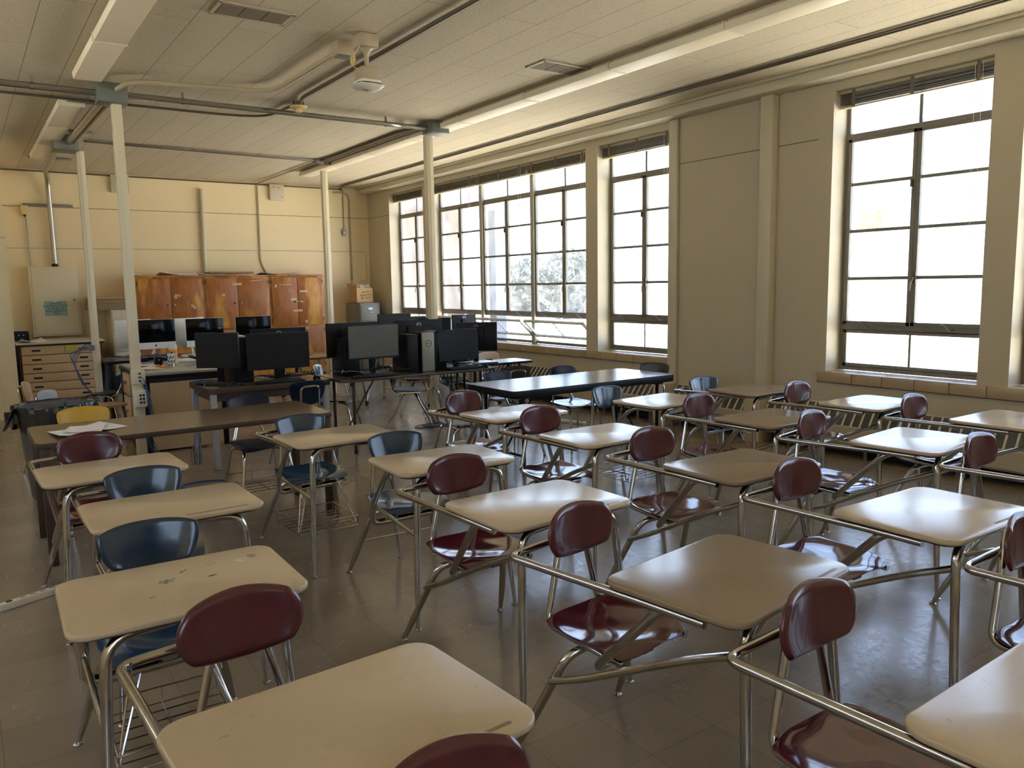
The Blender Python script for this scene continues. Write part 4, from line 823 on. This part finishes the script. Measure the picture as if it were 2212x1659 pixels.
# papers and small flat things on top of the towers
def paper(label, loc, rz, w=.216, d=.28, m='paper', name='paper_sheet', th=.003, cat='paper', curl=.01, group=None):
    t = MB().shell(lambda u, v: (u * w / 2, v * d / 2, curl * (u * v + u * u) * .5 + .002), 6, 6, -th).build(name, m, None); tag(t, label, cat, group); t.location = loc; t.rotation_euler = (0, 0, rz); return t
paper('small white booklet lying on the black tower between the monitors', (2.155, 7.73, Z1 + .423), .2, .14, .2, th=.006)
paper('grey printed pamphlet on top of the tilted monitor\'s neighbouring tower', (4.12, 7.44, Z1 + .388), .4, .15, .24, m='silver', th=.008)
paper('stapled sheet on top of the highest computer of the cart', (5.37, 9.10, 1.018), .2, .2, .28)
def imac(label, loc, rz, w=.53):
    t = thing('all_in_one_computer', label, 'computer', loc, rz, 'silver all in one computers'); h = w * .58
    B(-w / 2, w / 2, -.006, .006, .12, .12 + h + .085).build('body', 'snow', t, bevel=.004)
    MB().shell(lambda u, v: (u * w * .48, .004 + .045 * (1 - u ** 4) * (1 - v ** 4), .165 + h / 2 + v * (h + .07) / 2), 10, 8, .003).build('rear_shell', 'snow', t, ang=80)
    B(-w / 2 + .002, w / 2 - .002, -.0085, -.0055, .205, .203 + h).build('screen', 'gloss', t, bevel=.0008)
    B(-w / 2 + .002, w / 2 - .002, -.0082, -.0055, .122, .202).build('chin', 'snow', t)
    g = MB(); m2 = Matrix.Translation((0, -.0085, .163)) @ Matrix.Rotation(PI / 2, 4, 'X')
    pts = [(.013 * math.cos(a) * (1 - .10 * math.sin(a) ** 8), .014 * math.sin(a) * (1 - .12 * abs(math.cos(a)) ** .5 * (1 if abs(math.sin(a)) > .8 else 0))) for a in [2 * PI * k / 28 for k in range(28)]]
    pts = [((.0075 if x > .0075 and abs(y - .002) < .006 else x), y) for x, y in pts]
    g.prism(pts, 0, .001, m2).prism([(-.001, .015), (.004, .018), (.006, .023), (.001, .020)], 0, .001, m2).build('logo', 'rubber', t)
    T([(0, .01, .16), (0, .11, .10), (0, .12, .01)], .055, fillet=.05, n=4, flat=.12).build('stand', 'snow', t)
    B(-.10, .10, -.05, .14, 0, .006).build('foot', 'snow', t, bevel=.002)
    return t
imac('silver all in one computer facing away, its pale back half behind the nearest pole', (1.88, 11.48, Z1), PI + .35, .50)
imac('all in one computer with black screen facing the camera, just past the nearest pole', (2.08, 11.14, Z1), .12, .51)
imac('black screened all in one computer, middle of the three facing the camera', (2.70, 11.12, Z1), .1, .50)
imac('all in one computer facing away, its pale edge peeking around the middle one', (2.55, 11.46, Z1), PI + .3, .50)
imac('black screened all in one computer farthest along toward the windows', (3.38, 11.22, Z1), .05, .50)
keyboard('black keyboard lying at an angle on the corner of the brown wooden table', (1.93, 7.55 - .05, Z1), -.9)
keyboard('black keyboard in front of the camera facing monitor on the brown wooden table', (2.42, 7.31, Z1 + .001), .02)
keyboard('black keyboard under cables on the long computer table, before the dusty screen', (3.32, 7.13, Z1), .03)
keyboard('black keyboard before the leaning monitor on the long computer table', (4.34, 7.14, Z1), .05)
keyboard('pale keyboard before the middle all in one computer', (2.72, 11.02 + .02, Z1), .0, 'alu')
mouse('black mouse on the near corner of the brown wooden table', (1.98, 7.30 - .0, Z1), .6); mouse('black mouse at the side of the brown wooden table nearest the long computer table', (2.80, 7.36, Z1), .1); mouse('black mouse at the window end of the long computer table', (4.60, 7.15, Z1), .2)
mouse('white mouse on the table before the middle all in one computer', (2.40, 11.03, Z1), .5, 'white'); mouse('black mouse beside the laptop', (5.22, 8.02, .70), 1.2)
t = thing('laptop', 'closed silver laptop on the lower side table', 'laptop', (5.0, 7.86, .70), .05); B(-.17, .17, -.12, .12, .0, .012).build('base', 'black', t, bevel=.003); B(-.17, .17, -.12, .12, .013, .022).build('lid', 'alu', t, bevel=.003)
# cables
def wander(p0, p1, n, amp, zmin, seed, zamp=None):
    r = random.Random(seed); out = []
    for k in range(n + 1):
        f = k / n; p = Vector(p0).lerp(Vector(p1), f); a = amp * math.sin(PI * f) if 0 < k < n else 0
        q = p + Vector((r.uniform(-a, a), r.uniform(-a, a), r.uniform(0, (zamp if zamp is not None else a)))); q.z = max(q.z, zmin); out.append(q)
    return out
def cable(label, pts, r=.0035, m='rubber', group='loose cables on the tables'):
    pts = [Vector(p) for p in pts]; o = T(pts, r, fillet=.08, n=6, fn=4).build('cable', m, None, ang=80); return tag(o, label, 'cable', group)
for k in range(16):
    x = 2.98 + (k % 8) * .20; y = 7.18 + (k * 37 % 11) * .03
    cable('black cable in the tangle on the long computer table', wander((x, y, Z1 + .006), (x + .45 if x < 4.2 else x - .3, 7.45 - (k % 3) * .05, Z1 + .006), 7, .11, Z1 + .005, 50 + k, .07), .0038, 'rubber' if k % 4 else 'greycable', 'cable tangle on the long computer table')
for k in range(6):
    cable('black cable trailing over the brown wooden table behind the keyboards', wander((2.0 + k * .12, 7.5 + .03 * k, Z1 + .006), (2.85, 7.45 + .05 * k, Z1 + .006), 7, .09, Z1 + .005, 90 + k, .05), .0035, 'rubber', 'cables on the brown wooden table')
for k in range(5):
    x = 4.48 + .012 * k
    cable('black cable hanging from the long computer table to the floor beside the pole', wander((x, 7.76, .70), (x + .05 + .03 * k, 7.86 + .03 * k, .02), 6, .07, .01, 130 + k, .02), .005, 'rubber', 'cables hanging by the window side pole')
for k in range(2): cable('black cable coiled on the floor around the window side pole', [(4.40 + .22 * math.cos(a * .7 + k) + .1 * k, 8.0 + .12 * math.sin(a * .7 + k), .008 + .004 * k) for a in range(10)], .005, 'rubber', 'cables on the floor by the pole')
for k in range(5): cable('cable hanging off the corner of the brown wooden table', wander((1.84 - .01 * k, 7.75 - .05 * k, Z1 + .006), (1.70 - .012 * k, 7.55 - .06 * k, .66), 3, .03, .6, 150 + k, .02) + wander((1.70 - .012 * k, 7.52 - .06 * k, .5), (1.72 - .02 * k, 7.5, .02), 4, .05, .01, 160 + k, .01), .004, 'bluecable' if k % 2 else 'greycable', 'cables at the corner of the brown wooden table')
cable('blue cable bundle looped on the corner of the brown wooden table', [(1.86 + .13 * math.cos(a * .9), 7.84 + .05 * math.sin(a * .9), Z1 + .008 + .003 * (a % 3)) for a in range(12)], .005, 'bluecable')
for k in range(4): cable('blue cable coiled on the floor beneath the brown table', [(1.55 + .20 * math.cos(a * .8 + k), 6.75 + .12 * math.sin(a * .8 + k), .006 + .003 * k) for a in range(9)], .004, 'bluecable', 'floor cables beneath the brown table')
for k in range(8): cable('blue cable in the pile on the far dark topped table', wander((1.50 + .02 * k, 11.06 + .02 * k, Z1 + .008), (2.22, 11.05 + .01 * k, Z1 + .008), 8, .05, Z1 + .006, 180 + k, .05), .006, 'bluecable' if k % 3 else 'greycable', 'blue cables on the far table')
for k in range(5): cable('cable drooping from the rear pole outlet toward the floor', [(1.375, 11.25, .93 - .012 * k), (1.26 - .02 * k, 11.22, .97 - .02 * k), (1.13 - .012 * k, 11.2, .72 + .03 * k), (1.18 + .02 * k, 11.19, .50 - .03 * k), (1.34 + .02 * k, 11.17, .30 - .03 * k), (1.47, 11.12, .34 + .06 * k), (1.53, 11.05, .70)], .005, 'greycable' if k % 2 else 'bluecable', 'cables at the rear pole')
for k in range(4): cable('cable plugged into the nearest pole and hanging to the floor', [(1.375, 8.215, .80 - .03 * k), (1.405 + .006 * k, 8.17, .77 - .03 * k), (1.415 + .01 * k, 8.18, .6), (1.44 + .012 * k, 8.2, .40), (1.37 + .02 * k, 8.19, .2), (1.45 + .02 * k, 8.18, .012)], .004, 'greycable' if k % 2 else 'bluecable', 'cables on the nearest pole')
cable('thin blue cable loop on the nearest junction box', [(1.30, 8.215, 3.48), (1.25, 8.205, 3.44), (1.235, 8.205, 3.37)], .003, 'greycable', 'cables by the ceiling box')

# ------------------------------------------------------------------ storage along the back wall
t = thing('storage_cabinet', 'wide orange wood cabinet unit, first from the cream filing cabinet', 'cabinet', (0, 0, 0), 0, 'orange wood wall cabinets')
def cabinet(x0, x1, label, first=False):
    t = thing('storage_cabinet', label, 'cabinet', ((x0 + x1) / 2, 14.2, 0), 0, 'orange wood wall cabinets'); w = (x1 - x0) / 2; 
    B(-w, w, -.27, .29, 0.08, 1.85).build('body', 'wood', t, bevel=.004); B(-w, w, -.22, .29, 0, .08).build('plinth', 'darkwood', t)
    B(-w, w, -.30, .29, 1.832, 1.858).build('cabinet_top', 'wood', t, bevel=.003)
    for z0, z1 in ((.12, .93), (.955, 1.80)):
        for sx in (-1, 1):
            a, b = (-w + .03, -.004) if sx < 0 else (.004, w - .03)
            d = B(a, b, -.292, -.27, z0, z1).build('door', 'wood', t, bevel=.003)
            MB().lathe([(0, 0), (.014, .004), (.012, .018), (.006, .022)], (sx * .05 if sx > 0 else -.06, -.292, z0 + (z1 - z0) * .5), n=12, mtx=Matrix.Rotation(PI / 2, 4, 'X')).build('knob', 'alu' if sx > 0 else 'darkwood', d)
            for hz in (z0 + .08, z1 - .10):
                hx = a - .012 if sx < 0 else b
                B(hx, hx + .012, -.298, -.268, hz, hz + .06).build('hinge', 'winbrass', d)
    return t
bpy.data.objects.remove(t)
CB = []
for x0, x1, lb in ((2.36, 3.405, 'orange wood cabinet at the filing cabinet end, with tape scraps on its doors'), (3.41, 4.515, 'orange wood cabinet in the middle, doors with pale worn patches'), (4.52, 5.50, 'orange wood cabinet beside the window side corner, tape marks on its doors')): CB.append(cabinet(x0, x1, lb))
r = random.Random(3)
for k, (x, z, w_, h_, a) in enumerate(((2.98, 1.53, .09, .03, .2), (2.95, 1.50, .05, .05, -.3), (3.22, 1.34, .09, .035, .8), (2.83, 1.38, .05, .012, .6), (2.86, 1.14, .06, .008, .1), (3.95, 1.70, .16, .035, 0), (4.28, 1.76, .20, .012, -.05), (3.72, 1.52, .05, .04, .1), (4.62, 1.66, .03, .05, .1), (4.80, 1.68, .22, .010, 0), (4.93, 1.42, .10, .045, -.1), (4.86, 1.58, .012, .06, .2), (5.12, 1.56, .14, .035, 0), (5.05, 1.38, .14, .012, .1), (5.0, 1.22, .17, .035, 0), (5.15, 1.02, .05, .04, 0), (5.13, .90, .08, .02, 0))):
    q = B(-w_ / 2, w_ / 2, -.0006, .0006, -h_ / 2, h_ / 2).build('tape_scrap', mat('faded_tape', (.62, .42, .26), .3) if k == 0 else bpy.data.materials['faded_tape'], CB[0 if x < 3.4 else 1 if x < 4.52 else 2])
    q.location = (x - q.parent.location.x, -.2932, z); q.rotation_euler = (0, a, 0)
paper('pile of rolled white papers lying on top of the orange cabinets', (3.05, 14.15, 1.862), .05, .60, .3, th=.02, curl=.05)
paper('flat white sheets on the orange cabinet top, next to the dark board', (3.55, 14.15, 1.862), -.05, .5, .3, th=.012, curl=.02)
tag(B(3.55, 4.28, 14.02, 14.4, 1.885, 1.915).build('board', 'carddark', None, bevel=.003), 'dark flat board lying on the orange cabinet top', 'board')
paper('thin blue white sheets at the window end of the orange cabinet top', (4.75, 14.15, 1.862), 0, .7, .3, m='greyplastic', th=.008, curl=.03)
def filecab(label, x0, x1, y0, m, n=4, h=1.32):
    t = thing('filing_cabinet', label, 'filing cabinet', ((x0 + x1) / 2, y0, 0), 0, 'filing cabinets'); w = (x1 - x0) / 2
    B(-w, w, .02, .66, 0, h).build('body', m, t, bevel=.004)
    for k in range(n):
        z0 = .04 + k * (h - .06) / n; z1 = z0 + (h - .06) / n - .012
        d = B(-w + .012, w - .012, 0, .02, z0, z1).build('drawer', m, t, bevel=.004)
        B(-.045, .045, -.006, 0, z1 - .095, z1 - .055).build('label_holder', 'alu', d, bevel=.002); B(-.035, .035, -.008, -.005, z1 - .088, z1 - .062).build('label_card', 'paper', d)
        T([(-.05, 0, z1 - .14), (-.05, -.03, z1 - .145), (.05, -.03, z1 - .145), (.05, 0, z1 - .14)], .007, fillet=.01, n=6).build('handle', 'chrome', d)
    return t
filecab('cream four drawer filing cabinet beside the orange cabinets, behind the nearest pole', 1.96, 2.34, 13.80, 'beigesteel')
filecab('grey green four drawer filing cabinet in the window corner with a cardboard box on it', 6.15, 6.56, 13.80, 'filegrey')
t = thing('cardboard_box', 'open cardboard box holding crumpled white paper, on the grey green filing cabinet', 'box', (6.30, 14.05, 1.322), .0)
MB().box(-.17, -.163, -.15, .15, 0, .34).box(.163, .17, -.15, .15, 0, .28).box(-.17, .17, -.15, -.143, 0, .28).box(-.17, .17, .143, .15, 0, .34).box(-.17, .17, -.15, .15, 0, .006).build('box', 'card', t)
B(-.17, -.16, -.14, .14, .34, .40, Matrix.Rotation(-.15, 4, 'Y')).build('flap', 'card', t); B(.0, .16, .14, .146, .33, .42).build('flap', 'card', t)
MB().shell(lambda u, v: (u * .12, v * .10, .29 + .05 * math.cos(4 * u) * math.cos(3 * v) + .02 * math.sin(9 * u + 5 * v)), 10, 8, .01).build('crumpled_paper', 'paper', t)
text('Science\nEquipment\nfor reuse', .055, 'ink', t, (0.02, -.1512, .15), (PI / 2, -.1, 0), name='lettering')
t = thing('flat_boxes', 'stack of flattened brown boards on the cream filing cabinet', 'box', (1.99, 14.06, 1.322))
B(-.32, .30, -.24, .34, .0, .10).build('lower_box', 'carddark', t, bevel=.004); B(-.30, .30, -.25, .33, .10, .17).build('upper_box', 'carddark', t, bevel=.004); B(-.30, .30, -.26, .33, .175, .205).build('board', 'card', t, bevel=.003)
# drawer cabinet
t = thing('drawer_cabinet', 'wide low maple flat file cabinet with six drawers behind the bin', 'cabinet', (1.19, 13.75, 0))
B(-.53, .53, -.50, .52, .06, .86).build('body', 'darkwood', t); B(-.50, .50, -.46, .5, 0, .06).build('plinth', 'rubber', t)
B(-.56, .57, -.55, .54, .875, .90).build('worktop', 'trim', t, bevel=.003); B(-.555, .565, -.545, .54, .855, .876).build('edge_band', 'rubber', t)
for k in range(6):
    z0 = .07 + k * .131
    d = B(-.50, .51, -.52, -.50, z0, z0 + .121).build('drawer', 'laminate', t, bevel=.002)
    for x in (-.32, .28): B(x - .055, x + .055, -.523, -.519, z0 + .045, z0 + .072).build('handle', 'rubber', d)
tag(B(1.24, 1.40, 13.218, 13.223, .76, .84).build('sticky_note', 'yellownote', None), 'yellow green note stuck on the top drawer of the flat file cabinet', 'note')
t = thing('wire_basket', 'small black plastic basket on the flat file cabinet', 'basket', (.74, 13.95, .90))
MB().box(-.10, .10, -.10, -.092, 0, .14).box(-.10, .10, .092, .10, 0, .14).box(-.10, -.092, -.1, .1, 0, .14).box(.092, .10, -.1, .1, 0, .14).box(-.1, .1, -.1, .1, 0, .008).build('tray', 'navy_dark', t, bevel=.004)
for x in (-.04, .02): B(x, x + .02, -.103, -.099, .08, .095).build('slot', 'alu', t)
paper('crumpled white papers on the flat file cabinet, in front of the black basket', (.84, 13.42, .902), .2, .32, .24, curl=.05, th=.01)
# electrical panel
t = thing('electrical_panel', 'cream wall mounted electrical cabinet with a blue handwritten note', 'electrical panel', (1.27, 14.5, .93))
B(-.335, .335, -.14, 0, 0, 1.08).build('box', 'beigesteel', t, bevel=.005)
d = B(-.30, .30, -.155, -.14, .03, 1.05).build('door', 'beigesteel', t, bevel=.004); MB().lathe([(0, 0), (.012, .002), (.012, .008)], (.26, -.156, .56), n=12, mtx=Matrix.Rotation(PI / 2, 4, 'X')).build('lock', 'rubber', d)
MB().lathe([(.045, 1.08), (.045, 1.12), (.036, 1.13)], (.04, -.07, 0), n=16).build('conduit_collar', 'rubber', t)
n_ = tag(B(-.155, .155, -.001, .001, -.115, .115).build('paper_note', 'note', None), 'blue paper note with black handwriting taped on the electrical panel', 'note'); n_.location = (1.265, 14.342, 1.36)
text('Do NOT\nPLACE ANYTHING\nin FRONT of\nTHIS CABINET !!\nTHX', .042, 'ink', n_, (0, -.0016, 0), (PI / 2, -.03, 0), name='lettering', lsp=.95)
B(-.02, .02, -.0022, -.0012, .10, .125).build('tape', 'white', n_)
# small things on the teacher desk and tables
t = thing('wipes_canister', 'white capped wipes canister with orange label on the big desk', 'canister', (1.93, 9.42, .80))
MB().lathe([(.042, 0), (.043, .01), (.043, .17)], n=24).build('canister', 'cream', t); MB().lathe([(.0432, .12), (.0436, .12), (.0436, .15), (.0432, .15)], n=24).build('label', 'orange', t); MB().lathe([(.044, .165), (.044, .205), (.036, .212), (0, .212)], n=24).build('lid', 'white', t)
t = thing('patterned_tumbler', 'tumbler with black and white pattern in front of the wipes canister', 'cup', (1.86, 9.20, .80))
MB().lathe([(.030, 0), (.036, .13), (.036, .14), (.0, .14)], n=24).build('cup', 'paper', t)
g = MB()
for k in range(14):
    a = 2 * PI * k / 14; g.box(-.006, .006, -.0005, .0015, -.018, .018, Matrix.Rotation(a, 4, 'Z') @ Matrix.Translation((0, -.0345, .045 + .045 * (k % 2))) @ Matrix.Rotation(.6 * (1 if k % 2 else -1), 4, 'Y'))
g.build('pattern', 'ink', t); MB().lathe([(.037, .132), (.037, .145)], n=24).build('rim', 'chrome', t); MB().lathe([(.031, 0), (.033, .02)], n=24).build('foot_ring', 'chrome', t)
t = thing('electric_sharpener', 'small black pencil sharpener beside the tumbler', 'pencil sharpener', (1.76, 9.36, .80)); B(-.04, .04, -.05, .05, 0, .09).build('body', 'black', t, bevel=.01); MB().lathe([(0, 0), (.008, 0), (.008, .003)], (0, -.052, .06), n=10, mtx=Matrix.Rotation(PI / 2, 4, 'X')).build('hole', 'greyplastic', t)
paper('white paper on the big desk corner by the pole', (1.58, 8.98, .801), .3); paper('second sheet farther back on the big desk', (1.66, 9.40, .801), -.2)
paper('white flat box of paper across the back of the big desk', (2.06, 9.62, .801), .02, .28, .16, th=.03, curl=0)
paper('crumpled orange wrapper on the big desk', (1.72, 9.02, .802), .5, .10, .05, m='orange', curl=.03, name='wrapper', cat='wrapper', th=.012)
paper('small pink scrap on the white box of paper', (2.02, 9.62, .836), .3, .06, .05, m='pink', curl=.02, name='scrap')
for k, (x, y, a, lb) in enumerate(((.60, 5.62, -.25, 'white paper lying on the brown table, uppermost of the fanned sheets'), (.52, 5.55, .15, 'white paper on the brown table peeking out on the side of the bin'), (.68, 5.66, .5, 'white paper on the brown table poking out toward the yellow chair'))):
    paper(lb, (x, y, .742 + .003 * (2 - k)), a, .216, .28, curl=.012, group='fanned papers on the brown table')
# rubbish bin
t = thing('rubbish_bin', 'large round grey rubbish bin lined with a black bag, marked 32', 'bin', (.57, 7.16, 0))
MB().lathe([(0, .012), (.20, .0), (.215, .02), (.262, .62), (.275, .70), (.285, .70), (.285, .73), (.265, .735), (.262, .70), (.20, .03), (0, .03)], n=40).build('bin', 'bin', t)
def bagf(u, v):
    a = u * PI; rr = .292 + .012 * math.sin(9 * a) + .006 * math.sin(23 * a + v * 3)
    if v > 0: r_ = rr - .03 * v - .012 * (v > .9); z = .735 + .03 * math.sin(v * PI) - .22 * max(0, v - .2) ** 1.2
    else: r_ = rr + .006 * math.sin(5 * a) * -v; z = .735 + (.17 + .035 * math.sin(3 * a + 1) + .02 * math.sin(7 * a)) * v
    return (r_ * math.cos(a), r_ * math.sin(a), z)
MB().shell(bagf, 72, 14, .002).build('bag', 'bag', t, ang=80)
MB().lathe([(0, .40), (.245, .40)], n=30).build('bag_bottom', 'bag', t)
MB().shell(lambda u, v: (-.27 - .04 * (1 - v) + .02 * u, -.12 + .06 * u * (1.2 - v * .4), .66 + .08 * v + .01 * u * u), 6, 6, .01).build('bag_knot', 'bag', t)
for ch, a in (('3', -1.98), ('2', -1.70)):
    text(ch, .12, 'ink', t, (.250 * math.cos(a), .250 * math.sin(a), .44), (PI / 2 - .08, 0, a + PI / 2), name='lettering')
# power strips
def strip(label, loc, rz):
    t = thing('power_strip', label, 'power strip', loc, rz, 'power strips on the floor'); B(-.19, .19, -.022, .022, 0, .036).build('housing', 'beigesteel', t, bevel=.005); B(-.15, -.125, -.009, .009, .036, .041).build('switch', 'maroon', t)
    g = MB()
    for k in range(5): g.box(-.08 + k * .05, -.055 + k * .05, -.012, .012, .0355, .0372)
    g.build('socket', 'greyplastic', t); return t
strip('beige power strip with red switch on the floor before the first desk column', (.215, 4.76, 0), .40)
tag(T([(.04, 4.685, .016), (-.06, 4.64, .008), (-.3, 4.60, .008), (-1.2, 4.9, .008)], .005, fillet=.08, n=6).build('cable', 'beigesteel', None), 'beige cord of the power strip running off along the floor', 'cord')
strip('pale power strip lying on the floor between the grey topped table and the heater', (5.74, 7.08, 0), 1.9)
